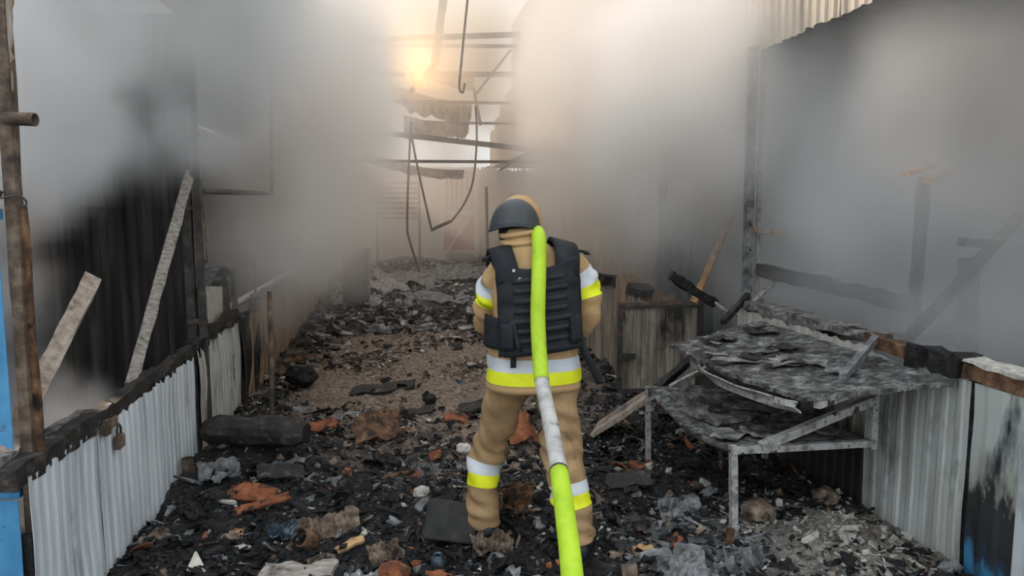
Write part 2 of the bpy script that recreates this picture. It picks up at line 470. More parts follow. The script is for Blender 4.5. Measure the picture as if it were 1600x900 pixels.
def fine_floor():
    m = MB()
    xs = [-1.42 + 4.1 * i / 205 for i in range(206)]
    ys = []
    y = 1.2
    while y < 22:
        ys.append(y)
        y += .018 + max(0, y - 3.5) * .008
    for y in ys:
        for x in xs:
            m.v.append(Vector((x, y, ground_h(x, y))))
    n = len(xs)
    for j in range(len(ys) - 1):
        for i in range(n - 1):
            m.f.append([j * n + i, j * n + i + 1, (j + 1) * n + i + 1, (j + 1) * n + i]); m.mi.append(0)
    return m
tag(fine_floor().build('floor', 'floor', smooth=True), kind='structure', label='black charcoal and ash covered floor of the burnt aisle', cat='floor')
yd = MB(); yd.add([(-60, -20, -.06), (60, -20, -.06), (60, 90, -.06), (-60, 90, -.06)], [(0, 1, 2, 3)])
tag(yd.build('floor_yard', 'yard'), kind='structure', label='bare dark ground outside and under the stalls', cat='ground')

# ------------------------------------------------------------------ building shell
def struct(name, label, cat_, parts, loc):
    r = root(name, loc, label, cat_)
    r['kind'] = 'structure'
    for nm, mb, mt, kw in parts:
        mb.build(nm, mt, r, **kw)
    return r
SOL = dict(solid=.003)
XL, XR = -1.36, 2.60

# sooty partition across the left stall: separate sheets
pt = []
x = -1.42
for k in range(3):
    pt.append(('corrugated_sheet', sheet((x, 5.50 + .012 * (k % 2)), (x - .44, 5.50 + .012 * (k % 2)), 0, 2.95, .11, .02, 8, seed=k), 'sooty_sheet', SOL)); x -= .42
struct('wall_left_partition', 'soot-black corrugated partition across the left stall', 'wall', pt, (-2.0, 5.42, 0))
pt = []
y = 5.5
for k in range(12):
    pt.append(('corrugated_sheet', sheet((-3.0, y), (-3.0, y + 1.52), 0, 2.95, .11, .02, 5, seed=k + 9), 'sooty_sheet', SOL)); y += 1.5
struct('wall_left', 'dark outer wall behind the left stalls', 'wall', pt, (-3.0, 11, 0))
pt = [('corrugated_sheet', sheet((-2.95, 3.05), (-2.95, 5.2), 0, 2.3, .11, .02, 5, seed=31), 'stall_wall', SOL)]  # out of view, added to keep low sun off the aisle floor
struct('wall_left_sunblock', 'unseen side wall added to the nearest left stall to block sun', 'wall', pt, (-2.95, 4.2, 0))
# stall roofs
def roof(name, x0, x1, y0, y1, z, label):
    pt = []
    y = y0
    k = 0
    while y < y1:
        m = grid_sheet(lambda u, v: (x0 + (x1 - x0) * u, y + 1.05 * v, z + .012 * math.sin(v * 6 * 2 * PI) + (k % 2) * .01), 3, 36)
        pt.append(('roof_sheet', m, 'stall_wall', SOL)); y += 1.02; k += 1
    struct(name, label, 'roof', pt, ((x0 + x1) / 2, (y0 + y1) / 2, z))
roof('ceiling_left', -1.42, -3.05, 5.45, 22.5, 3.0, 'sheet roof over the left stalls')
roof('ceiling_right', 2.74, 5.25, 2.5, 22.5, 2.95, 'sheet roof over the right stalls')
# clerestory fascias above the stalls
pt = []
y = 2.3
k = 0
while y < 16.5:
    zt = 5.9
    pt.append(('corrugated_sheet', sheet((2.70, y), (2.70, y + 1.03), 2.86, zt, .10, .016, 8, ragbot=.035, seed=40 + k), 'fascia', SOL)); y += 1.0; k += 1
for j in range(4):
    pt.append(('corrugated_sheet', sheet((2.70, 17.3 + j), (2.70, 18.33 + j), 2.86, 4.5 - .2 * j, .10, .016, 6, ragtop=.1, ragbot=.05, seed=70 + j), 'fascia', SOL))
struct('wall_right_fascia', 'beige corrugated fascia above the right stalls with a ragged lower edge', 'wall', pt, (2.7, 10, 2.86))
pt = []
y = 3.1
k = 0
while y < 12.5:
    pt.append(('corrugated_sheet', sheet((-1.40, y), (-1.40, y + 1.03), 2.95, 4.8, .10, .016, 6, ragbot=.03, seed=80 + k), 'fascia', SOL)); y += 1.0; k += 1
struct('wall_left_fascia', 'beige corrugated fascia above the left stalls', 'wall', pt, (-1.4, 8, 2.95))
# right stalls
pt = []
y = 2.4
k = 0
while y < 22.5:
    pt.append(('corrugated_sheet', sheet((5.2, y), (5.2, y + 1.55), 0, 2.95, .11, .02, 4, seed=100 + k), 'stall_wall', SOL)); y += 1.5; k += 1
struct('wall_right', 'grey blue back wall of the right stalls', 'wall', pt, (5.2, 11, 0))
pt = []
x = 2.78
for k in range(5):
    pt.append(('corrugated_sheet', sheet((x, 7.6), (x + .5, 7.6), 0, 2.95, .11, .02, 4, seed=120 + k), 'stall_wall', SOL)); x += .48
struct('wall_right_partition', 'sheet partition between the right stalls', 'wall', pt, (4, 7.6, 0))
pt = []
x = 2.95
for k in range(5):
    pt.append(('corrugated_sheet', sheet((x, 2.42), (x + .5, 2.42), 0, 2.95, .11, .02, 4, seed=130 + k), 'stall_wall', SOL)); x += .48
struct('wall_right_front', 'front end wall of the right stall', 'wall', pt, (4, 2.42, 0))

# far end facade with red gate
pt = []
x = -3.4
for k in range(11):
    pt.append(('corrugated_sheet', sheet((x, 23.0), (x + .82, 23.0), 0, 3.0, .12, .02, 4, ragtop=.15, seed=140 + k), 'facade', SOL)); x += .8
struct('wall_back', 'pale corrugated facade at the far end of the aisle', 'wall', pt, (1, 23, 0))
g = root('far_gate', (1.85, 22.7, .3), 'pinkish red gate with pale bars at the far end of the aisle', 'gate')
MB().box((1.92, 22.75, .95), (1.0, .04, 1.1)).build('lower_panel', 'red_gate', g)
MB().box((1.92, 22.75, 2.25), (1.0, .03, 1.2)).build('upper_panel', 'red_gate', g)
for k in range(7):
    MB().box((1.46 + k * .155, 22.70, 2.25), (.06, .03, 1.15)).build('bar', 'white_bar', g)
for z in (.38, 1.55, 2.9):
    MB().box((1.92, 22.69, z), (1.1, .05, .09)).build('rail', 'white_bar', g)
for x in (1.38, 2.46):
    MB().box((x, 22.69, 1.42), (.09, .05, 3.05)).build('stile', 'white_bar', g)
MB().beam((1.5, 22.62, .35), (2.35, 22.62, 1.65), .10, .04).build('brace', 'white_bar', g)

# ------------------------------------------------------------------ left side
def counter(name, label, loc, sheets, rails, posts=(), group=None):
    r = root(name, loc, label, 'counter', group)
    for a, b, z0, z1, mt, kw in sheets:
        sheet(a, b, z0, z1, **kw).build('corrugated_sheet', mt, r, solid=.003)
    for p, q, w, h, mt, nz, seg in rails:
        MB().beam(p, q, w, h, nz, seg).build('top_rail', mt, r)
    for p, q, w, mt in posts:
        MB().beam(p, q, w, w, .002, 4).build('post', mt, r)
    return r
counter('market_counter', 'whitish galvanised counter front with charred top rail, nearest on the left', (XL, 4.1, 0),
        [((XL, 2.86), (XL, 3.52), -.02, .71, 'zinc', dict(seed=1, ragtop=.02)),
         ((XL + .006, 3.5), (XL + .006, 4.36), -.02, .70, 'zinc', dict(seed=2, ragtop=.03)),
         ((XL, 4.33), (XL, 5.14), -.02, .71, 'zinc', dict(seed=3, ragtop=.04))],
        [((XL - .035, 2.8, .72), (XL - .03, 3.62, .725), .075, .085, 'charred_wood', .008, 12),
         ((XL - .04, 3.55, .715), (XL - .04, 4.5, .74), .06, .075, 'charred_wood', .012, 14),
         ((XL - .035, 4.45, .73), (XL - .03, 5.16, .75), .065, .06, 'charred_wood', .014, 12),
         ((XL - .10, 2.84, .77), (XL - .09, 3.6, .75), .05, .03, 'ashy_wood', .005, 8)],
        [((XL - .06, 3.5, -.02), (XL - .06, 3.5, .7), .045, 'dark_steel'), ((XL - .06, 4.35, -.02), (XL - .06, 4.35, .7), .045, 'dark_steel')])
counter('market_counter', 'white counter front burnt black in patches, beyond the steel post on the left', (XL, 5.9, 0),
        [((XL, 5.22), (XL, 6.55), -.02, .74, 'zinc_stained', dict(seed=5, ragtop=.05, buckle=.012))],
        [((XL - .03, 5.2, .76), (XL - .03, 6.6, .79), .09, .07, 'charred_wood', .02, 16)],
        [((XL - .05, 6.5, -.02), (XL - .05, 6.5, .8), .05, 'charred_wood')])
counter('market_counter', 'rusty brown counter front, farthest on the left of the aisle', (XL, 9.6, 0),
        [((XL, 7.55), (XL, 8.6), -.02, .80, 'rust_sheet', dict(seed=7, ragtop=.08, buckle=.014)),
         ((XL, 8.58), (XL, 10.0), -.02, .77, 'rust_sheet', dict(seed=8, ragtop=.06)),
         ((XL, 9.98), (XL, 12.4), -.02, .72, 'rust_sheet', dict(seed=9, ragtop=.08))],
        [((XL - .03, 7.5, .82), (XL - .03, 12.4, .74), .06, .05, 'ashy_wood', .02, 24)],
        [((XL - .05, 8.6, -.02), (XL - .05, 8.6, .8), .05, 'charred_wood')])
for k, (ya, yb, dx, zt, mt, lb) in enumerate([(6.60, 6.80, .02, .80, 'charred_wood', 'black charred board standing in the gap of the left counters'),
                                              (6.82, 7.08, .07, .76, 'rust_sheet', 'buckled brown board leaning out of the gap in the left counters'),
                                              (7.12, 7.30, .00, .86, 'charred_wood', 'narrow dark board beside the rusty brown counter'),
                                              (7.32, 7.50, .05, .82, 'rust_sheet', 'bent scorched strip at the near end of the rusty brown counter')]):
    m = grid_sheet(lambda u, v: (XL + dx * v + .03 * math.sin(u * 3 + v * 4), ya + (yb - ya) * u + .03 * v * v, -.02 + v * zt), 4, 8)
    tag(m.build('burnt_board', mt, solid=.016), lb, 'board', 'burnt boards in the left gap')

# steel post pair at the partition corner
p = root('stall_post', (-1.39, 5.35, 0), 'tall sooty steel post pair at the corner of the black partition', 'post')
MB().beam((-1.35, 5.40, 0), (-1.37, 5.42, 2.95), .045, .05, .002, 10).build('upright', 'dark_steel', p)
MB().beam((-1.44, 5.45, 0), (-1.46, 5.46, 2.95), .05, .05, .002, 10).build('upright', 'dark_steel', p)
for z in (.9, 1.7, 2.2):
    MB().box((-1.40, 5.43, z), (.14, .02, .03)).build('tie', 'rust', p)
MB().tube(cat([(-1.33, 5.40, 1.9), (-1.31, 5.40, 1.4), (-1.32, 5.41, 1.32), (-1.34, 5.41, 1.34)], 5), .006, 5).build('hook_wire', 'rust', p)

def plank(name, p, q, w, h, mt, label, up=None, split=.02, seg=14, group=None):
    """sawn plank with worn, splintered ends"""
    p, q = Vector(p), Vector(q)
    t = (q - p).normalized()
    m = MB().beam(p, q, w, h, .0035, seg, up=up)
    n = len(m.v)
    for i in range(4):
        m.v[i] += t * R(0, split); m.v[n - 1 - i] -= t * R(0, split * 2)
    return tag(m.build(name, mt), label, 'plank', group)
plank('leaning_plank', (-1.47, 2.93, .76), (-1.50, 3.95, 1.36), .075, .032, 'pale_plank', 'bare pale plank leaning inside the left counter beside the blue gate', up=(.4, -.3, .8))
plank('leaning_plank', (-1.46, 4.24, .72), (-1.37, 5.33, 1.96), .062, .03, 'weathered_plank', 'long ashy plank leaning up to the steel post pair', up=(.4, -.3, .8))
tag(MB().tube([(-.95, 5.60, -.03), (-.945, 5.66, .5), (-.955, 5.74, 1.07)], [.021, .019, .018], 8).build('pole', 'rust', smooth=True), 'thin rusty pole standing before the left counters', 'pole')

# hanging pipe frame
f = root('hanging_pipework', (-1.36, 7.1, 1.82), 'thin dark angled pipe hanging in the smoke over the left counters', 'pipe')
MB().tube([(-1.36, 5.55, 1.815), (-1.36, 8.57, 1.86)], .022, 8).build('bottom_pipe', 'dark_steel', f)
MB().tube([(-1.36, 8.57, 1.86), (-1.37, 8.75, 3.3)], .022, 8).build('side_pipe', 'dark_steel', f)

# crumpled white box behind the counter
c = root('metal_box', (-1.62, 6.5, .5), 'white enamel box with a crushed open top behind the left counter', 'box')
b = MB()
b.add([(-1.50, 6.12, .45), (-1.50, 6.62, .45), (-1.50, 6.66, 1.02), (-1.50, 6.12, 1.08), (-1.53, 6.12, .45), (-1.53, 6.62, .45), (-1.53, 6.66, 1.02), (-1.53, 6.12, 1.08)],
      [(0, 1, 2, 3), (4, 7, 6, 5), (0, 4, 5, 1), (1, 5, 6, 2), (2, 6, 7, 3), (3, 7, 4, 0)])
b.build('side_panel', 'appliance', c)
grid_sheet(lambda u, v: (-1.48 - .40 * v, 6.14 + .95 * u, 1.08 + .12 * math.sin(u * PI) * (1 - .3 * v) - .02 * v), 8, 5).build('crushed_lid', 'grey_scrap', c, solid=.012)
MB().beam((-1.50, 7.05, .5), (-1.51, 7.12, 1.12), .03, .03, .004, 5).build('corner_post', 'ashy_wood', c)
MB().box((-1.75, 6.62, .48), (.44, .9, 1.1)).build('inner_case', 'sooty_sheet', c)
MB().beam((-1.505, 6.66, .5), (-1.5, 6.75, 1.1), .03, .02, .004, 5).build('bent_flange', 'dark_steel', c)

# lattice rack
rk = root('wire_rack', (-1.9, 8.0, .6), 'dark wire rack in the brown smoke beyond the white box', 'rack')
for z in (.62, .80, .96, 1.06):
    MB().tube([(-1.75, 7.3, z), (-1.75, 9.6, z)], .012, 6).build('rung', 'dark_steel', rk)
for y in (7.4, 8.4, 9.5):
    MB().tube([(-1.75, y, 0), (-1.75, y, 1.1)], .014, 6).build('upright', 'dark_steel', rk)

# gate post and blue panels at the left edge
gp = root('gate_post', (-1.44, 3.02, 0), 'rusty steel gate post at the left edge of the picture', 'post')
MB().beam((-1.412, 3.0, -.05), (-1.404, 3.03, 2.9), .042, .055, .003, 16).build('upright', 'rust', gp)
MB().beam((-1.37, 3.02, -.05), (-1.385, 3.03, 1.70), .02, .035, .004, 12).build('timber_strip', 'brown_wood', gp)
MB().tube([(-1.41, 3.0, 2.02), (-1.30, 2.98, 2.015)], .022, 10, cap=False).build('pipe_stub', 'rust', gp, smooth=True, solid=.006)
m = grid_sheet(lambda u, v: (-1.39 + u * (.075 * max(0, v) ** 1.6 + .01) + .012 * nz3((v * 30, u, 2)) * u, 3.01, 2.12 + .75 * v), 3, 26)
m.build('torn_strip', 'pale_plank', gp, solid=.01)
MB().tube(cat([(-1.47, 2.95, 1.76), (-1.42, 2.93, 1.73), (-1.37, 2.96, 1.74), (-1.345, 2.97, 1.72), (-1.35, 2.97, 1.70), (-1.375, 2.97, 1.71)], 5), .004, 5).build('wire_loop', 'dark_steel', gp)
MB().box((-1.455, 2.955, 1.745), (.06, .03, .05), Matrix.Rotation(.5, 3, 'Y')).build('latch', 'dark_steel', gp)
bgt = root('blue_gate', (-1.9, 2.98, 0), 'bright blue painted metal gate leaf at the left edge', 'gate')
sheet((-2.5, 2.97), (-1.445, 2.97), .62, 1.66, .2, .012, 4, seed=50).build('upper_panel', 'blue_paint', bgt, solid=.003)
sheet((-2.5, 2.93), (-1.425, 2.93), -.05, .60, .2, .012, 4, seed=51).build('lower_panel', 'blue_paint', bgt, solid=.003)
for z in (.61, 1.67):
    MB().box((-1.97, 2.985, z), (1.06, .03, .04)).build('rail', 'blue_paint', bgt)
MB().box((-1.47, 2.945, 1.55), (.035, .02, .05)).build('hinge', 'rust', bgt)
MB().box((-1.42, 2.96, .30), (.04, .02, .30)).build('edge_strip', 'charred_wood', bgt)

# padlock on the counter
pl = root('padlock', (XL + .03, 3.67, .56), 'small rusty padlock hanging from a hasp on the charred counter rail', 'padlock')
MB().box((XL + .035, 3.67, .585), (.03, .075, .065)).build('body', 'rust', pl, bevel=.006)
MB().tube([(XL + .035, 3.67 - .024, .615), (XL + .035, 3.67 - .024, .65), (XL + .035, 3.67, .672), (XL + .035, 3.67 + .024, .65), (XL + .035, 3.67 + .024, .615)], .006, 6).build('shackle', 'dark_steel', pl)
hs = MB().box((XL + .02, 3.60, .685), (.012, .18, .045)); hs.box((XL + .028, 3.55, .69), (.02, .05, .07))
tag(hs.build('hasp', 'rust'), 'rusty hasp plate on the left counter rail above the padlock', 'hasp')

# dark cabinet deep in the aisle
cb = root('cabinet', (-.66, 12.2, .2), 'dark square cabinet standing deep in the smoky aisle', 'cabinet')
MB().box((-.66, 12.25, .62), (.42, .5, .86)).build('body', 'stall_wall', cb, bevel=.01)
MB().box((-.66, 11.99, .62), (.38, .02, .80)).build('door', 'stall_wall', cb)

# ------------------------------------------------------------------ right side
counter('market_counter', 'pale weathered counter front under a charred rail, nearest on the right', (XR, 3.6, 0),
        [((XR, 2.96), (XR, 3.70), -.02, .90, 'zinc_right', dict(seed=21, ragtop=.02, pitch=.10, depth=.006)),
         ((XR + .005, 3.68), (XR + .005, 4.55), -.02, .93, 'soot_shade_foot', dict(seed=22, ragtop=.03, pitch=.09, depth=.006)),
         ((XR, 4.53), (XR, 5.3), -.02, .93, 'soot_shade_foot', dict(seed=23, ragtop=.04, pitch=.09, depth=.006))],
        [((XR + .02, 3.28, .945), (XR + .02, 3.72, .965), .075, .07, 'brown_wood', .006, 8),
         ((XR + .03, 3.0, .955), (XR + .02, 3.36, .95), .10, .10, 'charcoal', .016, 8),
         ((XR + .05, 3.66, .98), (XR + .06, 5.3, .97), .13, .04, 'ashy_wood', .014, 16)],
        [((XR + .03, 2.96, -.02), (XR + .03, 2.96, .92), .04, 'charcoal')])
pc = root('peeling_panel', (XR, 2.8, 0), 'panel with burnt peeling blue paint at the right edge of the picture', 'panel')
sheet((XR, 2.66), (XR, 2.93), -.02, .90, .25, .008, 12, seed=25, buckle=.01).build('painted_sheet', 'peeling', pc, solid=.004)
MB().beam((XR + .03, 2.4, .93), (XR + .03, 3.02, .945), .08, .075, .006, 8).build('top_rail', 'brown_wood', pc)
MB().beam((XR + .04, 2.4, .975), (XR + .04, 3.0, .995), .12, .02, .006, 8).build('ash_crust', 'white_ash', pc)
pe = MB().box((XR + .0, 2.5, .42), (.03, .30, .86))
tag(pe.build('metal_screen', 'zinc', bevel=.004), 'smooth pale blue grey screen at the far right edge', 'screen')

# gate-like panel facing the entrance
gt = root('stall_gate', (2.38, 6.42, 0), 'low corrugated stall gate in a steel frame right of the firefighter', 'gate')
for k, (xa, xb) in enumerate([(2.02, 2.26), (2.25, 2.50), (2.49, 2.74)]):
    sheet((xa, 6.42), (xb, 6.42), .02, .80, .08, .012, 6, seed=60 + k).build('corrugated_sheet', 'grey_sheet', gt, solid=.003)
MB().beam((1.98, 6.40, .825), (2.80, 6.40, .835), .04, .035, .002, 4).build('top_rail', 'rust', gt)
MB().beam((1.98, 6.40, .795), (2.80, 6.40, .80), .03, .02).build('under_rail', 'dark_steel', gt)
for x in (2.0, 2.77):
    MB().beam((x, 6.40, -.02), (x, 6.40, .82), .04, .04, .002, 4).build('stile', 'dark_steel', gt)
MB().box((2.08, 6.38, .35), (.12, .03, .05)).build('latch', 'dark_steel', gt)
MB().box((2.38, 6.39, .02), (.8, .03, .04)).build('bottom_rail', 'dark_steel', gt)
counter('market_counter', 'scorched brown counter front behind the firefighter on the right', (2.3, 8.6, 0),
        [((2.28, 6.6), (2.28, 7.9), -.02, .86, 'grey_sheet', dict(seed=26, ragtop=.05)),
         ((2.28, 7.88), (2.28, 9.4), -.02, .86, 'grey_sheet', dict(seed=27, ragtop=.06)),
         ((2.28, 9.38), (2.28, 12), -.02, .84, 'grey_sheet', dict(seed=28, ragtop=.06))],
        [((2.32, 6.6, .90), (2.32, 12, .88), .12, .10, 'charcoal', .025, 24)])
m = sheet((2.15, 7.05), (2.78, 7.05), .02, 1.0, .08, .012, 5, top=lambda t: 1.02 - .12 * t + .06 * math.sin(t * 7) - (.08 if t > .8 else 0))
tag(m.build('torn_sheet', 'rust_sheet', solid=.003), 'torn brown corrugated sheet standing behind the low stall gate', 'sheet')

# post and burnt timbers in the right stall
p = root('stall_post', (2.72, 5.36, 0), 'tall grey steel post rising into the smoke behind the collapsed shelves', 'post')
MB().beam((2.69, 5.34, 0), (2.67, 5.34, 2.9), .06, .06, .002, 10).build('upright', 'grey_scrap', p)
MB().beam((2.79, 5.38, 0), (2.77, 5.38, 2.9), .03, .03, .002, 10).build('upright', 'ash_steel', p)
MB().box((2.74, 5.36, .98), (.16, .08, .03)).build('bracket', 'ash_steel', p)
MB().box((2.80, 5.34, 1.52), (.10, .05, .03)).build('bracket', 'ash_steel', p)
def timber(p, q, w, h, mt, label, nz=.006, seg=10, up=None, name='burnt_timber'):
    return tag(MB().beam(p, q, w, h, nz, seg, up=up).build(name, mt), label, 'timber')
timber((2.14, 5.55, 1.17), (2.52, 5.55, .93), .07, .07, 'charcoal', 'black charred timber stub slanting over the low stall gate', .008)
tag(MB().tube(cat([(2.50, 5.5, .95), (2.60, 5.45, .87), (2.72, 5.42, .85), (2.80, 5.42, .88)], 5), .014, 6).build('bent_rod', 'ash_steel'), 'thin bent rod between charred stub and grey post', 'rod')
timber((2.36, 5.05, .86), (2.68, 5.30, 1.03), .04, .04, 'charred_wood', 'thin charred brace rising from the upper shelf to the grey post', .004)
timber((2.79, 5.36, 1.22), (3.40, 4.36, 1.05), .09, .10, 'charred_wood', 'thick charred beam lying across the right stall', .010, 14)
timber((3.42, 4.42, .80), (3.23, 4.15, 1.88), .055, .06, 'charred_wood', 'upright burnt post carrying two sunlit boards', .004)
for k, (a, b, l) in enumerate([((3.02, 4.05, 1.90), (3.30, 4.18, 1.955), 'left of two sunlit board ends atop the burnt post'), ((3.15, 4.02, 1.855), (3.42, 4.16, 1.915), 'right of two sunlit board ends atop the burnt post')]):
    timber(a, b, .06, .025, 'tan_wood', l, .003, 3, name='board_end')
timber((2.98, 3.95, .86), (3.75, 3.95, 1.66), .05, .055, 'charred_wood', 'long diagonal burnt brace at the right edge', .004, up=(0, 1, 0))
timber((3.62, 4.15, .60), (3.58, 4.15, 1.38), .085, .08, 'charred_wood', 'short upright burnt post behind the diagonal brace', .004)
timber((3.37, 3.98, 1.49), (3.58, 3.98, 1.48), .06, .05, 'charred_wood', 'short stub of timber on the diagonal brace', .004, 3)
timber((2.62, 4.25, .90), (3.70, 4.18, .84), .05, .05, 'charred_wood', 'low burnt rail behind the right counter', .005)
tag(MB().tube([(2.66, 5.26, .95), (2.95, 5.3, 1.17), (3.6, 5.2, 1.15)], .018, 6).build('pipe_bracket', 'ash_steel'), 'angled ash coated pipe bracket beside the grey post', 'pipe')
timber((2.62, 6.2, .86), (3.1, 6.5, 1.65), .06, .03, 'tan_wood', 'orange lit splintered board leaning behind the grey post', .006)
timber((2.70, 5.37, 1.53), (3.02, 5.44, 1.50), .10, .04, 'tan_wood', 'small sunlit board end fixed to the grey post', .006, 3)

# collapsed two tier shelf stand
st = root('shelf_stand', (2.05, 3.9, 0), 'collapsed two tier steel stand with burnt sagging shelves', 'stand')
def tray(name, c00, c10, c11, c01, sag, mt, th, rag=.02, seed=0, nu=34, nv=34):
    c = [Vector(v) for v in (c00, c10, c11, c01)]
    def fn(u, v):
        p = c[0].lerp(c[1], u).lerp(c[3].lerp(c[2], u), v)
        p.z += sag(u, v) + .010 * nz3((p.x * 9, p.y * 9, seed)) + .006 * nz3((p.x * 30, p.y * 30, seed))
        e = min(u, 1 - u, v, 1 - v)
        if e < .001:
            p.x += rag * nz3((p.x * 20, p.y * 20, seed + 3)); p.y += rag * nz3((p.x * 20, p.y * 20, seed + 8))
        return p
    return grid_sheet(fn, nu, nv).build(name, mt, st, solid=th, smooth=False)
# lower: front-left, front-right, back-right, back-left
tray('lower_shelf', (1.66, 3.39, .485), (2.44, 3.40, .485), (2.46, 4.55, .50), (1.62, 4.60, .515), lambda u, v: -.075 * math.sin(v * PI) * (1 - .4 * u) , 'burnt_tray', .012, .012, 3)
tray('upper_shelf', (1.85, 3.07, .815), (2.57, 3.02, .875), (2.60, 4.95, .875), (1.72, 4.42, .82), lambda u, v: -.03 * math.sin(v * PI) * (1 - u), 'burnt_tray', .022, .03, 11)
grid_sheet(lambda u, v: (1.83 + .05 * nz3((u * 4, v, 2)) - .10 * math.sin(u * PI) + v * .02, 3.10 + 1.3 * u, .80 - .055 * v - .03 * math.sin(u * PI)), 20, 2).build('shelf_skirt', 'ash_steel', st, solid=.008)
for nm, p_, q_, w in [('leg', (1.685, 3.40, -.02), (1.665, 3.40, .50), .034), ('leg', (1.64, 4.58, -.02), (1.63, 4.58, .52), .03),
                      ('leg', (2.43, 3.39, .45), (2.43, 3.39, .86), .034), ('leg', (2.46, 4.55, 0), (2.46, 4.55, .86), .034),
                      ('front_rail', (1.65, 3.385, .48), (2.44, 3.385, .48), .034), ('back_rail', (1.63, 4.58, .50), (2.46, 4.56, .49), .03),
                      ('upper_rail', (1.90, 3.06, .79), (2.45, 3.30, .83), .032), ('brace', (1.80, 3.375, .495), (2.43, 3.375, .72), .042),
                      ('brace', (2.15, 3.25, .87), (2.58, 3.62, .985), .035), ('brace', (1.80, 4.62, .50), (2.30, 4.85, .64), .03)]:
    MB().beam(p_, q_, w, w, .0015, 10).build(nm, 'grey_scrap' if p_[2] > .8 else 'ash_steel' if nm != 'back_rail' else 'dark_steel', st)
ed = MB()
pts = [Vector((1.655, 3.39 + 1.2 * t, .475 + .03 * t - .078 * math.sin(t * PI))) for t in [i / 14 for i in range(15)]]
ed.tube(pts, .012, 6).build('side_rail', 'dark_steel', st)
MB().box((2.02, 4.15, .455), (.55, .35, .02), Matrix.Rotation(.3, 3, 'Z')).build('loose_shelf_board', 'ashy_wood', st)
def shelf_z(c, u, v):
    return Vector(c[0]).lerp(Vector(c[1]), u).lerp(Vector(c[3]).lerp(Vector(c[2]), u), v)
UP = ((1.85, 3.07, .835), (2.57, 3.02, .895), (2.60, 4.95, .895), (1.72, 4.42, .84))
LO = ((1.66, 3.39, .50), (2.44, 3.40, .50), (2.46, 4.55, .515), (1.62, 4.60, .53))
for c4, nn, sg in ((UP, 20, 0), (LO, 12, -.075)):
    for k in range(nn):
        u, v = R(.06, .9), R(.06, .92)
        p0 = shelf_z(c4, u, v); p0.z += (sg * math.sin(v * PI) * (1 - .4 * u) if sg else -.03 * math.sin(v * PI) * (1 - u)) + .002
        w_, d_, a_, sd_ = R(.08, .26), R(.05, .15), R(0, 6.3), R(0, 99)
        def fl(s, t):
            x_, y_ = (s - .5) * w_ * (1 + .4 * nz3((t * 3, sd_, 0))), (t - .5) * d_ * (1 + .5 * nz3((s * 3, sd_, 4)))
            return (p0.x + x_ * math.cos(a_) - y_ * math.sin(a_), p0.y + x_ * math.sin(a_) + y_ * math.cos(a_), p0.z + .012 + .016 * nz3((s * 3, t * 3, sd_)) + .02 * max(0, s - .6))
        grid_sheet(fl, 8, 5).build('burnt_flake', 'ash_flake' if k % 3 else 'charred_wood', st, solid=.004)
plank('propped_plank', (1.46, 5.28, .02), (2.02, 4.98, .50), .34, .035, 'pale_plank', 'wide pale plank propped slanting against the collapsed shelf stand', up=(-.55, .25, .8), seg=8)
timber((1.74, 4.72, .46), (2.12, 5.0, .62), .05, .05, 'charcoal', 'black charred stick behind the propped plank', .006)

# ------------------------------------------------------------------ overhead steel and cables
def rbeam(y, z0, z1, x0=-1.4, x1=2.7, w=.09, label=''):
    return tag(MB().beam((x0, y, z0), (x1, y, z1), w, w).build('roof_beam', 'truss'), label, 'beam')
rbeam(16.0, 5.12, 5.40, w=.10, label='uppermost double roof beam crossing the bright gap, front one')
rbeam(16.4, 5.12, 5.24, w=.07, label='thin roof beam just under the uppermost beam')
rbeam(16.2, 4.50, 4.60, w=.10, label='straight roof beam crossing the middle of the bright gap')
rbeam(16.3, 3.98, 4.0, w=.06, label='thin rail under the middle roof beam')
rbeam(16.3, 3.55, 3.56, x0=1.2, w=.05, label='short thin rail at the foot of the bright gap')
rbeam(15.0, 3.30, 2.9, w=.10, label='slanting roof beam low across the aisle in the smoke')
rbeam(13.0, 2.50, 2.52, w=.05, label='thin rail across the aisle above the far gate')
timber((1.1, 15.9, 6.4), (.85, 15.9, 4.7), .16, .10, 'truss', 'bent hanging steel strut beside the yellow glow', .01, name='hanging_strut')
timber((.9, 15.9, 4.75), (.35, 15.9, 4.15), .12, .08, 'truss', 'lower broken end of the bent hanging strut', .01, name='hanging_strut')
timber((2.5, 16.1, 5.1), (1.7, 16.1, 4.1), .05, .05, 'truss', 'thin slanting strut at the right of the bright gap', .004, name='strut')
timber((1.35, 16.25, 4.0), (1.35, 16.25, 3.2), .04, .04, 'truss', 'short upright of the rail in the bright gap', .004, name='strut')
timber((1.7, 16.25, 4.3), (1.85, 16.25, 3.5), .06, .04, 'truss', 'short crooked upright right of the hooked cable', .004, name='strut')
def drape(x0, x1, y, z0, z1, h, label, seed):
    m = grid_sheet(lambda u, v: (x0 + (x1 - x0) * u, y + .25 * v + .06 * nz3((u * 5, v * 5, seed)), z0 + (z1 - z0) * u - v * h * (.6 + .6 * abs(nz3((u * 6, seed, 1)))) - .12 * math.sin(u * PI)), 16, 5)
    return tag(m.build('torn_roof_sheet', 'grey_sheet', solid=.01), label, 'sheet')
drape(.5, 1.75, 16.5, 4.95, 4.6, .35, 'torn roof sheet sagging under the uppermost roof beam', 3)
drape(-.1, 1.7, 16.6, 4.45, 4.05, .55, 'torn roof sheet sagging under the middle roof beam', 5)
drape(.2, 1.65, 16.7, 3.75, 3.75, .55, 'torn roof sheet at the foot of the bright gap', 9)
drape(-.6, 1.6, 17.5, 3.0, 2.6, .3, 'long torn roof sheet over the far end of the aisle', 14)
def cable(pts, r, label, n=6):
    return tag(MB().tube(cat(pts, 8), r, n).build('hanging_cable', 'truss', smooth=True), label, 'cable')
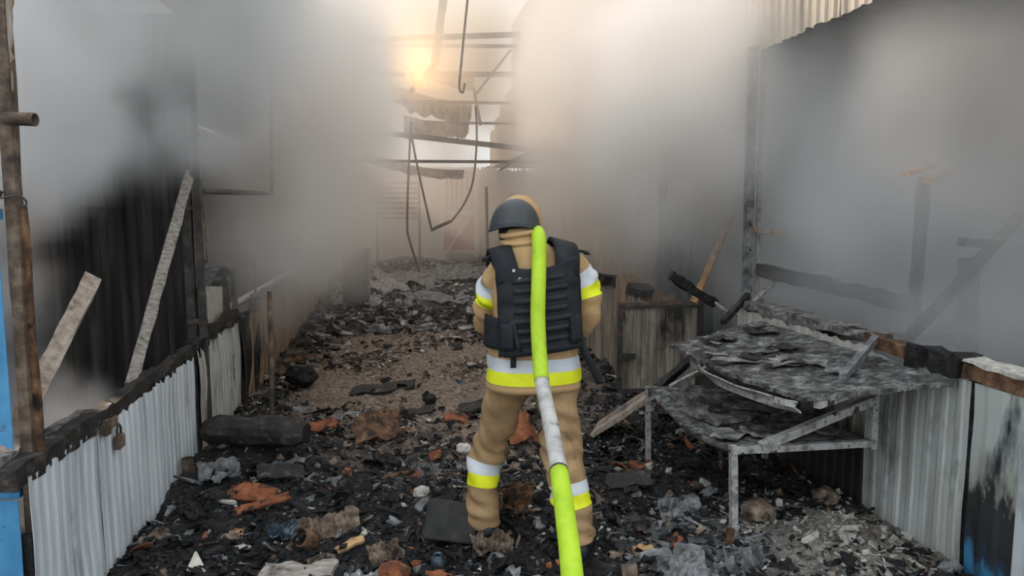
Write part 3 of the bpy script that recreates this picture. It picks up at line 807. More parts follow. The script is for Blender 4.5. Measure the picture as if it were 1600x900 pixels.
cable([(1.45, 14, 6.2), (1.36, 14, 5.5), (1.24, 14, 4.4), (1.20, 14, 3.95), (1.26, 14, 3.85), (1.30, 14, 4.02)], .022, 'cable ending in a hook hanging through the bright gap')
cable([(.30, 14, 3.3), (.24, 14, 2.4), (.20, 14, 1.4), (.24, 14, 1.1), (.42, 14, .5)], .020, 'leftmost long cable hanging down to the rubble')
cable([(.28, 14, 3.2), (.40, 14, 2.5), (.62, 14, 1.45), (.66, 14, 1.3)], .020, 'cable running down to the hanging metal bar')
cable([(1.02, 14, 1.45), (1.25, 14, 1.75), (1.44, 14, 2.2), (1.52, 14, 3.0), (1.5, 14, 3.6)], .020, 'cable rising right from the hanging metal bar')
tag(MB().beam((.64, 14, 1.29), (1.02, 14, 1.46), .05, .06).build('hanging_bar', 'truss'), 'metal bar slung between two hanging cables', 'bar')
tag(MB().beam((1.9, 13.6, 2.40), (2.71, 13.6, 2.90), .03, .03).build('thin_rod', 'truss'), 'thin rod slanting in the smoke above the helmet', 'rod')
tag(MB().beam((2.28, 21.5, .3), (2.26, 21.5, 2.6), .08, .05).build('pale_post', 'white_bar'), 'pale post beside the far gate', 'post')
timber((2.10, 17, .1), (2.06, 17, 2.2), .06, .06, 'truss', 'thin rusty post left of the helmet', .004)
lt = root('slatted_shutter', (.2, 19.5, 0), 'slatted shutter glowing orange through the smoke', 'shutter')
for k in range(8):
    MB().box((.05, 19.5, 1.45 + k * .13), (1.1, .03, .07)).build('slat', 'tan_wood', lt)
for x in (-.5, .6):
    MB().box((x, 19.55, 1.2), (.06, .05, 2.4)).build('stile', 'truss', lt)

# fire burning in the roof steel
fr = root('fire', (.45, 15.85, 4.2), 'yellow flames glowing in the smoke at the hanging strut', 'fire')
for k, (dx, dz, s) in enumerate([(0, 0, 1), (-.14, .05, .7), (.15, .02, .75), (.04, .3, .55)]):
    prof = [(0, .05), (.12, .11), (.28, .10), (.45, .06), (.62, .02), (.7, .004)]
    MB().tube([(.45 + dx + .05 * math.sin(h * 8 + k), 15.85 + .02 * k, 4.18 + dz + h * s) for h, r_ in prof], [r_ * s for h, r_ in prof], 8).build('flame_tongue', 'flame', fr, smooth=True)
pl_ = bpy.data.lights.new('fire_light', 'POINT')
pl_.energy = 75
pl_.color = (1.0, .60, .26)
pl_.shadow_soft_size = .6
po = bpy.data.objects.new('fire_light', pl_)
COL.objects.link(po)
po.parent = fr
po.location = (0, -.4, .35)

# tree outside, seen past the gate post
tr = root('tree', (-11.5, 22.5, 0), 'green tree outdoors past the gate post at the left edge', 'tree')
MB().tube([(-11.5, 22.5, -.05), (-11.5, 22.5, 2.0), (-11.4, 22.5, 3.4)], [.16, .12, .05], 8).build('trunk', 'bark', tr)
for k in range(5):
    a = k * 1.26
    MB().tube([(-11.5, 22.5, 1.7 + .2 * k), (-11.5 + 1.0 * math.cos(a), 22.5 + 1.0 * math.sin(a), 2.8 + .2 * k)], [.05, .02], 6).build('branch', 'bark', tr)
lv = MB()
for k in range(2600):
    d = Vector((R(-1, 1), R(-1, 1), R(-1, 1)))
    if d.length > 1:
        continue
    c = Vector((-11.5, 22.5, 3.2)) + Vector((d.x * 1.9, d.y * 1.9, d.z * 1.5))
    a, b = Vector((R(-1, 1), R(-1, 1), R(-1, 1))).normalized() * .12, Vector((R(-1, 1), R(-1, 1), R(-1, 1))).normalized() * .09
    lv.add([c - a, c + b, c + a, c - b], [(0, 1, 2, 3)])
tag(lv.build('foliage', 'leaf', tr), kind='stuff')

# ------------------------------------------------------------------ firefighter
ff = root('person', (.66, 3.42, 0), 'firefighter in tan suit, black vest and helmet walking away with a hose on the shoulder', 'person')

def frame_rings(keys, n):
    pts = cat(keys, n)
    out = []
    up = None
    for i, p in enumerate(pts):
        c = Vector(p[:3])
        t = (Vector(pts[min(i + 1, len(pts) - 1)][:3]) - Vector(pts[max(i - 1, 0)][:3])).normalized()
        if up is None:
            up = Vector((0, 1, 0)) if abs(t.y) < .8 else Vector((0, 0, 1))
        a = t.cross(up).normalized()
        up = a.cross(t).normalized()
        out.append((c, a, up, p[3], t))
    return out

def limb(keys, n=10, seg=28, wr=.0, wf=10, sel=None, grow=0.0, capends=False, fold=0.0):
    rings = frame_rings(keys, n)
    m = MB()
    cnt = 0
    for c, a, u, r, t in rings:
        if sel and not sel(c):
            continue
        for k in range(seg):
            th = 2 * PI * k / seg
            d = a * math.cos(th) + u * math.sin(th)
            q = c + d * r
            w = wr * nz3((q.x * wf, q.y * wf, q.z * wf * 1.6)) + fold * (.5 + 1.6 * nz3((q.x * 5 + 2, q.y * 5, q.z * 5))) * math.sin(c.z * 70 + 4 * nz3((q.x * 7, q.y * 7, q.z * 3)) + th * 1.6)
            m.v.append(c + d * (r + w + grow))
        cnt += 1
    for i in range(cnt - 1):
        for k in range(seg):
            m.f.append([i * seg + k, i * seg + (k + 1) % seg, (i + 1) * seg + (k + 1) % seg, (i + 1) * seg + k]); m.mi.append(0)
    if capends and cnt:
        m.f.append(list(range(seg))[::-1]); m.f.append([(cnt - 1) * seg + k for k in range(seg)]); m.mi += [0, 0]
    return m

TORSO = [(.645, 3.450, .838, .226, .182), (.645, 3.450, .90, .224, .180), (.645, 3.450, 1.00, .212, .172), (.645, 3.450, 1.10, .200, .165), (.642, 3.450, 1.22, .200, .166),
         (.638, 3.450, 1.34, .208, .156), (.632, 3.455, 1.42, .196, .136), (.620, 3.465, 1.475, .150, .115), (.604, 3.475, 1.515, .104, .100), (.590, 3.485, 1.550, .083, .088), (.583, 3.495, 1.595, .080, .084)]
def torso_at(z):
    T = TORSO
    if z <= T[0][2]:
        return T[0]
    for a, b in zip(T, T[1:]):
        if z <= b[2]:
            t = (z - a[2]) / (b[2] - a[2])
            return tuple(p + (q - p) * t for p, q in zip(a, b))
    return T[-1]
def tsurf(th, z, off=0.0, wr=0.0):
    cx, cy, _, rx, ry = torso_at(z)
    p = 2.5
    c, s = math.cos(th), math.sin(th)
    x = (rx + off) * math.copysign(abs(c) ** (2 / p), c)
    y = (ry + off) * math.copysign(abs(s) ** (2 / p), s)
    w = 1 + wr * nz3((x * 7 + 3, y * 7, z * 11)) / max(rx, .05) if wr else 1
    tilt = .10 * (x) * max(0, min(1, (z - 1.2) / .2))
    return Vector((cx + x * w, cy + y * w, z + tilt))
def torso_loft(zs, off, wr, seg=48):
    m = MB()
    for z in zs:
        for k in range(seg):
            m.v.append(tsurf(2 * PI * k / seg, z, off, wr))
    for i in range(len(zs) - 1):
        for k in range(seg):
            m.f.append([i * seg + k, i * seg + (k + 1) % seg, (i + 1) * seg + (k + 1) % seg, (i + 1) * seg + k]); m.mi.append(0)
    return m
def rng(a, b, n):
    return [a + (b - a) * i / n for i in range(n + 1)]

R_ARM = [(.79, 3.44, 1.40, .098), (.835, 3.432, 1.37, .092), (.878, 3.425, 1.28, .082), (.893, 3.425, 1.19, .078), (.868, 3.49, 1.13, .072), (.815, 3.62, 1.115, .062), (.765, 3.72, 1.115, .052)]
L_ARM = [(.50, 3.45, 1.375, .086), (.468, 3.465, 1.34, .078), (.448, 3.51, 1.25, .068), (.442, 3.575, 1.17, .066), (.455, 3.65, 1.12, .064), (.52, 3.80, 1.085, .055), (.565, 3.88, 1.07, .048)]
R_LEG = [(.752, 3.44, .93, .115), (.760, 3.42, .80, .102), (.766, 3.385, .62, .094), (.772, 3.36, .50, .092), (.795, 3.33, .36, .087), (.825, 3.30, .22, .080), (.845, 3.293, .115, .078)]
L_LEG = [(.540, 3.46, .93, .115), (.524, 3.49, .80, .100), (.482, 3.56, .62, .088), (.448, 3.60, .50, .084), (.420, 3.60, .38, .080), (.405, 3.585, .25, .082), (.418, 3.59, .09, .084)]

# body: one continuous skinned figure under the clothes
bv, be, br = [], [], []
def jv(p, r, link=None):
    bv.append(tuple(Vector(p) - ff.location)); br.append(r)
    if link is not None:
        be.append((link, len(bv) - 1))
    return len(bv) - 1
pel = jv((.645, 3.45, .92), .12)
sp1 = jv((.643, 3.45, 1.12), .12, pel)
sp2 = jv((.636, 3.455, 1.32), .12, sp1)
nk = jv((.602, 3.475, 1.48), .055, sp2)
nk2 = jv((.585, 3.49, 1.555), .052, nk)
hd = jv((.570, 3.525, 1.63), .082, nk2)
jv((.565, 3.525, 1.695), .055, hd)
jw = jv((.562, 3.575, 1.585), .046, hd)
jv((.556, 3.618, 1.622), .012, hd)
for K, side in ((R_LEG, 1), (L_LEG, -1)):
    a = jv(K[0][:3], .09, pel)
    for q in (K[2], K[3], K[5], K[6]):
        a = jv(q[:3], q[3] * .62, a)
    f_ = jv((K[6][0], K[6][1] + .01, .06), .042, a)
    jv((K[6][0] + .05 * side, K[6][1] + .15, .045), .036, f_)
def hand(K, hc, axis, phi, link0):
    """hand closing round the hose: palm beside it, four fingers and a thumb curled over it"""
    axis = Vector(axis).normalized()
    e1 = axis.cross(Vector((0, 0, 1))).normalized(); e2 = e1.cross(axis).normalized()
    hc = Vector(hc)
    def on(r, ang, s):
        return hc + axis * s + (e1 * math.cos(ang) + e2 * math.sin(ang)) * r
    a = link0
    for q in K[2:]:
        a = jv(q[:3], .034 if q is K[-1] else .042, a)
    palm = jv(on(.054, phi, 0), .022, a)
    for i, s in enumerate((-.033, -.011, .011, .033)):
        L = (.88, 1.0, .96, .78)[i]
        k0 = jv(on(.052, phi + .55, s), .0105, palm)
        k1 = jv(on(.047, phi + 1.25 * L, s), .0095, k0)
        k2 = jv(on(.045, phi + 1.95 * L, s), .009, k1)
        jv(on(.043, phi + 2.55 * L, s * .95), .008, k2)
    t0 = jv(on(.052, phi - .5, -.035), .012, palm)
    t1 = jv(on(.047, phi - 1.1, -.045), .0105, t0)
    jv(on(.044, phi - 1.7, -.042), .009, t1)
HA = Vector((-.02, .83, -.56)).normalized()
sr = jv((.80, 3.44, 1.40), .07, sp2)
hand(R_ARM, (.672, 3.795, 1.172), HA, PI * 1.0 + PI, sr)
sl = jv((.48, 3.44, 1.37), .07, sp2)
hand(L_ARM, (.668, 3.955, 1.07), HA, PI * 1.0, sl)
bme = bpy.data.meshes.new('body')
bme.from_pydata(bv, be, [])
bob = bpy.data.objects.new('body', bme)
COL.objects.link(bob)
bob.parent = ff
bme.materials.append(M['skin'])
bob.modifiers.new('skin', 'SKIN').use_smooth_shade = True
for i, r_ in enumerate(br):
    d = bme.skin_vertices[0].data[i]
    d.radius = (r_, r_)
    d.use_root = (i == 0)
sb_ = bob.modifiers.new('sub', 'SUBSURF'); sb_.levels = 1; sb_.render_levels = 1

# clothes
jk = torso_loft(rng(.838, 1.60, 44), 0, .012).build('jacket', 'suit', ff, smooth=True, solid=.004)
limb(R_ARM, 14, 40, .014, 9, fold=.010).build('sleeve', 'suit', ff, smooth=True, solid=.003)
limb(L_ARM, 14, 40, .014, 9, fold=.010).build('sleeve', 'suit', ff, smooth=True, solid=.003)
for k, (z, dz) in enumerate([(1.540, .0), (1.575, .006)]):
    m = MB(); pts = [tsurf(2 * PI * j / 30, z, .005 + .003 * k) + Vector((0, 0, dz + .010 * math.sin(2 * PI * j / 30 + k))) for j in range(31)]
    m.tube(pts, .014, 8, cap=False).build('collar_fold', 'suit', ff, smooth=True)
limb(R_LEG, 16, 44, .020, 6, fold=.008).build('trouser_leg', 'trouser', ff, smooth=True, solid=.004)
limb(L_LEG, 16, 44, .020, 6, fold=.008).build('trouser_leg', 'trouser', ff, smooth=True, solid=.004)
MB().tube([(.645, 3.45, .98), (.645, 3.45, .90), (.645, 3.45, .84), (.645, 3.45, .80)], [.18, .175, .15, .06], 20).build('trouser_seat', 'trouser', ff, smooth=True)
torso_loft(rng(.937, .998, 4), .006, .012).build('silver_hem_band', 'silver', ff, smooth=True)
torso_loft(rng(.876, .937, 4), .006, .012).build('yellow_hem_band', 'hivis', ff, smooth=True)
def zsel(a, b):
    return lambda c: a <= c.z <= b
for K, bands in ((R_LEG, ((.332, .390, 'silver'), (.272, .334, 'hivis'))), (L_LEG, ((.362, .425, 'silver'), (.300, .364, 'hivis')))):
    for a, b, mt in bands:
        limb(K, 60, 44, .020, 6, zsel(a, b), .006, fold=.008).build('silver_leg_band' if mt == 'silver' else 'yellow_leg_band', mt, ff, smooth=True)
for K, bands in ((R_ARM, ((1.315, 1.370, 'silver'), (1.262, 1.317, 'hivis'))), (L_ARM, ((1.29, 1.34, 'silver'), (1.24, 1.292, 'hivis')))):
    for a, b, mt in bands:
        limb(K, 60, 40, .014, 9, zsel(a, b), .005, fold=.010).build('silver_sleeve_band' if mt == 'silver' else 'yellow_sleeve_band', mt, ff, smooth=True)
# boots
def boot(ax, ay, yawd):
    rot = Matrix.Rotation(yawd, 3, 'Z')
    def T(x, y, z):
        return Vector((ax, ay, 0)) + rot @ Vector((x, y, z))
    m = MB()
    prof = [(-.085, .030, .075), (-.075, .040, .085), (-.03, .046, .11), (.03, .045, .105), (.09, .050, .085), (.15, .052, .072), (.195, .045, .062), (.215, .020, .045)]
    seg = 14
    for y, w, h in prof:
        for k in range(seg):
            th = 2 * PI * k / seg
            m.v.append(T(w * math.cos(th), y, max(.022, .03 + h * .5 + h * .5 * math.sin(th))))
    for i in range(len(prof) - 1):
        for k in range(seg):
            m.f.append([i * seg + k, i * seg + (k + 1) % seg, (i + 1) * seg + (k + 1) % seg, (i + 1) * seg + k]); m.mi.append(0)
    m.f.append(list(range(seg))); m.f.append([(len(prof) - 1) * seg + k for k in range(seg)]); m.mi += [0, 0]
    m.tube([T(0, -.02, .07), T(0, -.02, .11), T(0, -.02, .15)], [.050, .052, .054], 14)
    o = m.build('boot', 'boot', ff, smooth=True)
    s = MB(); n = 20
    for z in (.0, .030):
        for k in range(n):
            th = 2 * PI * k / n
            y = .065 + .155 * math.sin(th); s.v.append(T((.052 - .006 * math.cos(2 * th)) * math.cos(th) * (1.0 if y > .05 else .9), y, z))
    s.f = [list(range(n))[::-1], [n + k for k in range(n)]] + [[k, (k + 1) % n, n + (k + 1) % n, n + k] for k in range(n)]
    s.mi = [0] * len(s.f)
    s.build('sole', 'black', o)
boot(.858, 3.305, -.45)
boot(.42, 3.60, .25)

# ballistic vest
vt = torso_loft(rng(1.045, 1.19, 8), .030, .006).build('vest', 'vest', ff, smooth=True, solid=.012)
def vpanel(sign, ztop, name):
    zs = rng(1.035, ztop, 26)
    m = MB()
    nu = 22
    for z in zs:
        hw = .190
        cx, cy, _, rx, ry = torso_at(min(z, 1.40))
        dip = 0
        for i in range(nu + 1):
            t = -1 + 2 * i / nu
            x = hw * t
            y = (ry + .042) * max(0.0, 1 - (abs(x) / (rx + .06)) ** 2.6) ** (1 / 2.6)
            zz = z - .05 * max(0, (abs(t) - .75) / .25) * max(0, (z - 1.36) / .095)
            if z > ztop - .07:
                zz = z - .035 * max(0, 1 - (t * 1.15) ** 2) * (z - (ztop - .07)) / .07 * 1.0
            e = .004 * math.sin(zz * 60 + x * 9)
            m.v.append(Vector((cx + x, cy + sign * (y + e), zz + .10 * x)))
    for i in range(len(zs) - 1):
        for k in range(nu):
            m.f.append([i * (nu + 1) + k, i * (nu + 1) + k + 1, (i + 1) * (nu + 1) + k + 1, (i + 1) * (nu + 1) + k]); m.mi.append(0)
    return m.build(name, 'vest', vt, smooth=True, solid=.022)
bp = vpanel(-1, 1.455, 'back_panel')
vpanel(1, 1.43, 'front_panel')
def on_back(x, z, off):
    cx, cy, _, rx, ry = torso_at(min(z, 1.40))
    y = (ry + .042 + off) * max(0.0, 1 - (abs(x) / (rx + .05)) ** 2.6) ** (1 / 2.6)
    return Vector((cx + x, cy - y, z + .10 * x))
def strip(pts, w, th, name, mt, parent):
    """flat strap along pts, w wide across its path and th thick; each point is (position, side vector)"""
    m = MB()
    n = len(pts)
    for p, s in pts:
        s = Vector(s).normalized() * w / 2
        m.v += [Vector(p) - s, Vector(p) + s]
    for i in range(n - 1):
        m.f.append([2 * i, 2 * i + 1, 2 * i + 3, 2 * i + 2]); m.mi.append(0)
    return m.build(name, mt, parent, smooth=True, solid=th)
for k in range(7):
    z = 1.10 + k * .046
    hw = .155 if z < 1.2 else .125
    strip([(on_back(-hw + 2 * hw * i / 16, z, .016), (0, 0, 1)) for i in range(17)], .024, .006, 'webbing_row', 'webbing', vt)
strip([(on_back(-.17 + .34 * i / 16, 1.052, .014), (0, 0, 1)) for i in range(17)], .034, .012, 'bottom_flap', 'vest', vt)
for sgn in (-1, 1):
    xx = sgn * .150
    pts = [(.635 + xx * .90, 3.285, 1.38), (.632 + xx * .95, 3.295, 1.44), (.628 + xx, 3.335, 1.492), (.626 + xx, 3.41, 1.520), (.628 + xx, 3.50, 1.512), (.632 + xx, 3.58, 1.46), (.635 + xx * .95, 3.615, 1.38)]
    pts = [(x, y, z + .10 * xx - .022 * 0) for x, y, z in pts]
    strip([(p_, (1, 0, .25 * -sgn)) for p_ in cat(pts, 5)], .115 if sgn > 0 else .105, .020, 'shoulder_strap', 'vest', vt)
strip([(p_, (0, .3, 1)) for p_ in cat([(.43, 3.36, 1.475), (.405, 3.35, 1.462), (.385, 3.345, 1.458)], 4)], .022, .008, 'strap_tab', 'black', vt)
strip([(p_, (1, 0, 0)) for p_ in cat([(.845, 3.38, 1.495), (.875, 3.37, 1.488), (.89, 3.37, 1.475)], 4)], .030, .01, 'strap_tab', 'black', vt)
strip([(p_, (1, -.4, .3)) for p_ in cat([(.83, 3.31, 1.10), (.855, 3.28, 1.03), (.89, 3.26, .96), (.925, 3.26, .88)], 5)], .036, .006, 'loose_strap', 'black', vt)
strip([(p_, (1, 0, 0)) for p_ in cat([(.515, 3.245, 1.20), (.508, 3.24, 1.10), (.515, 3.25, 1.03), (.515, 3.255, .97)], 5)], .026, .006, 'loose_strap', 'black', vt)
strip([(on_back(-.135 + .03 * t, 1.20 - .14 * t, .024), (1, 0, 0)) for t in (0, .25, .5, .75, 1)], .024, .006, 'side_strap', 'webbing', vt)
for x, z in ((-.115, 1.425), (-.09, 1.385)):
    c = on_back(x, z, .018)
    MB().box(c, (.012, .006, .012)).build('buckle', 'silver', vt)
for sgn in (-1, 1):
    grid_sheet(lambda u, v: on_back(sgn * (.13 + .05 * u), 1.07 + .12 * v, .022 + .006 * math.sin(v * PI)), 6, 6).build('side_pouch', 'vest', vt, smooth=True, solid=.03)

# helmet and head cover
hr = Matrix.Rotation(-.10, 3, 'X') @ Matrix.Rotation(.07, 3, 'Y')
def dome(c, rx, ry, rz, rim, name, mt, parent, flare=.0, nth=40, nph=14, solid=.006, bt=0):
    m = MB()
    for j in range(nph + 1):
        for k in range(nth):
            th = 2 * PI * k / nth
            lo = rim(th)
            ph = PI / 2 + (lo - PI / 2) * j / nph
            fl = 1 + flare * max(0, (j / nph - .72) / .28) ** 2
            m.v.append(Vector(c) + hr @ Vector((rx * math.cos(ph) * math.cos(th) * fl, ry * math.cos(ph) * math.sin(th) * fl, rz * math.sin(ph))))
    for j in range(nph):
        for k in range(nth):
            m.f.append([j * nth + k, j * nth + (k + 1) % nth, (j + 1) * nth + (k + 1) % nth, (j + 1) * nth + k]); m.mi.append(0)
    return m.build(name, mt, parent, smooth=True, solid=solid)
HC = (.566, 3.525, 1.605)
rimf = lambda th: -.06 - .16 * abs(math.cos(th)) ** 2 + .14 * max(0, math.sin(th)) ** 2
hel = dome(HC, .116, .138, .132, rimf, 'helmet', 'helmet', ff, .07)
m = MB()
pts = []
for k in range(49):
    th = 2 * PI * k / 48
    lo = rimf(th)
    pts.append(Vector(HC) + hr @ Vector((.116 * math.cos(lo) * math.cos(th) * 1.07, .138 * math.cos(lo) * math.sin(th) * 1.07, .132 * math.sin(lo))))
m.tube(pts, .006, 6, cap=False).build('rim', 'helmet', hel, smooth=True)
dome((.597, 3.585, 1.630), .108, .105, .127, lambda th: -.2, 'head_cover', 'suit', ff, 0)
dome((.572, 3.515, 1.585), .083, .095, .11, lambda th: -1.0, 'black_hood', 'black', ff, 0)
MB().tube(cat([(.49, 3.52, 1.60), (.51, 3.57, 1.555), (.56, 3.60, 1.535), (.61, 3.575, 1.555), (.645, 3.52, 1.60)], 5), .006, 6).build('chin_strap', 'black', ff, smooth=True)
MB().tube(cat([(.56, 3.405, 1.575), (.575, 3.40, 1.590), (.60, 3.405, 1.578)], 5), .005, 6).build('neck_strap', 'pale_plank', ff, smooth=True)
for sx in (-.032, .032):
    MB().tube([(.558 + sx, 3.596, 1.640), (.558 + sx, 3.606, 1.640)], [.011, .004], 10).build('eye', 'eye', ff, smooth=True)
MB().tube([(.535, 3.617, 1.578), (.558, 3.622, 1.576), (.580, 3.617, 1.578)], .005, 6).build('mouth', 'skin', ff, smooth=True)

# hose over the shoulder
HOSE = [(.655, 4.10, .99), (.668, 3.955, 1.070), (.672, 3.795, 1.172), (.672, 3.66, 1.33), (.668, 3.58, 1.48), (.662, 3.47, 1.575), (.650, 3.345, 1.545), (.630, 3.245, 1.40), (.615, 3.185, 1.22), (.610, 3.12, 1.06),
        (.604, 3.02, .945), (.588, 2.80, .865), (.562, 2.52, .775), (.520, 2.20, .690), (.480, 1.94, .610), (.40, 1.52, .42), (.30, 1.05, .18), (.22, .5, .055), (.12, -.6, .04), (0, -2.4, .04)]
hz = root('fire_hose', (.5, 2.2, 0), 'lime yellow fire hose running over the firefighter\'s shoulder down to the ground', 'hose')
hp = cat(HOSE, 8)
i0 = min(range(len(hp)), key=lambda i: abs(hp[i][2] - .955) + (10 if i < 60 else 0))
i1 = min(range(len(hp)), key=lambda i: abs(hp[i][1] - 2.47))
def hose_part(a, b, r, nm, mt):
    MB().tube(hp[a:b + 1], r, 16).build(nm, mt, hz, smooth=True)
hose_part(0, i0, .0335, 'lime_section', 'hose')
hose_part(i0, i1, .0315, 'grey_sleeve', 'hose_grey')
hose_part(i1, len(hp) - 1, .0335, 'lime_section', 'hose')
MB().tube([Vector(hp[i1]), Vector(hp[i1]).lerp(Vector(hp[i1 + 1]), .25)], .0345, 16).build('tie_ring', 'dark_steel', hz)
nzl = [Vector(hp[0]), Vector(hp[0]) + Vector((-.01, .08, -.055)), Vector(hp[0]) + Vector((-.02, .20, -.13)), Vector(hp[0]) + Vector((-.03, .32, -.20))]
MB().tube(nzl, [.036, .03, .02, .024], 14).build('nozzle', 'brass', hz, smooth=True)

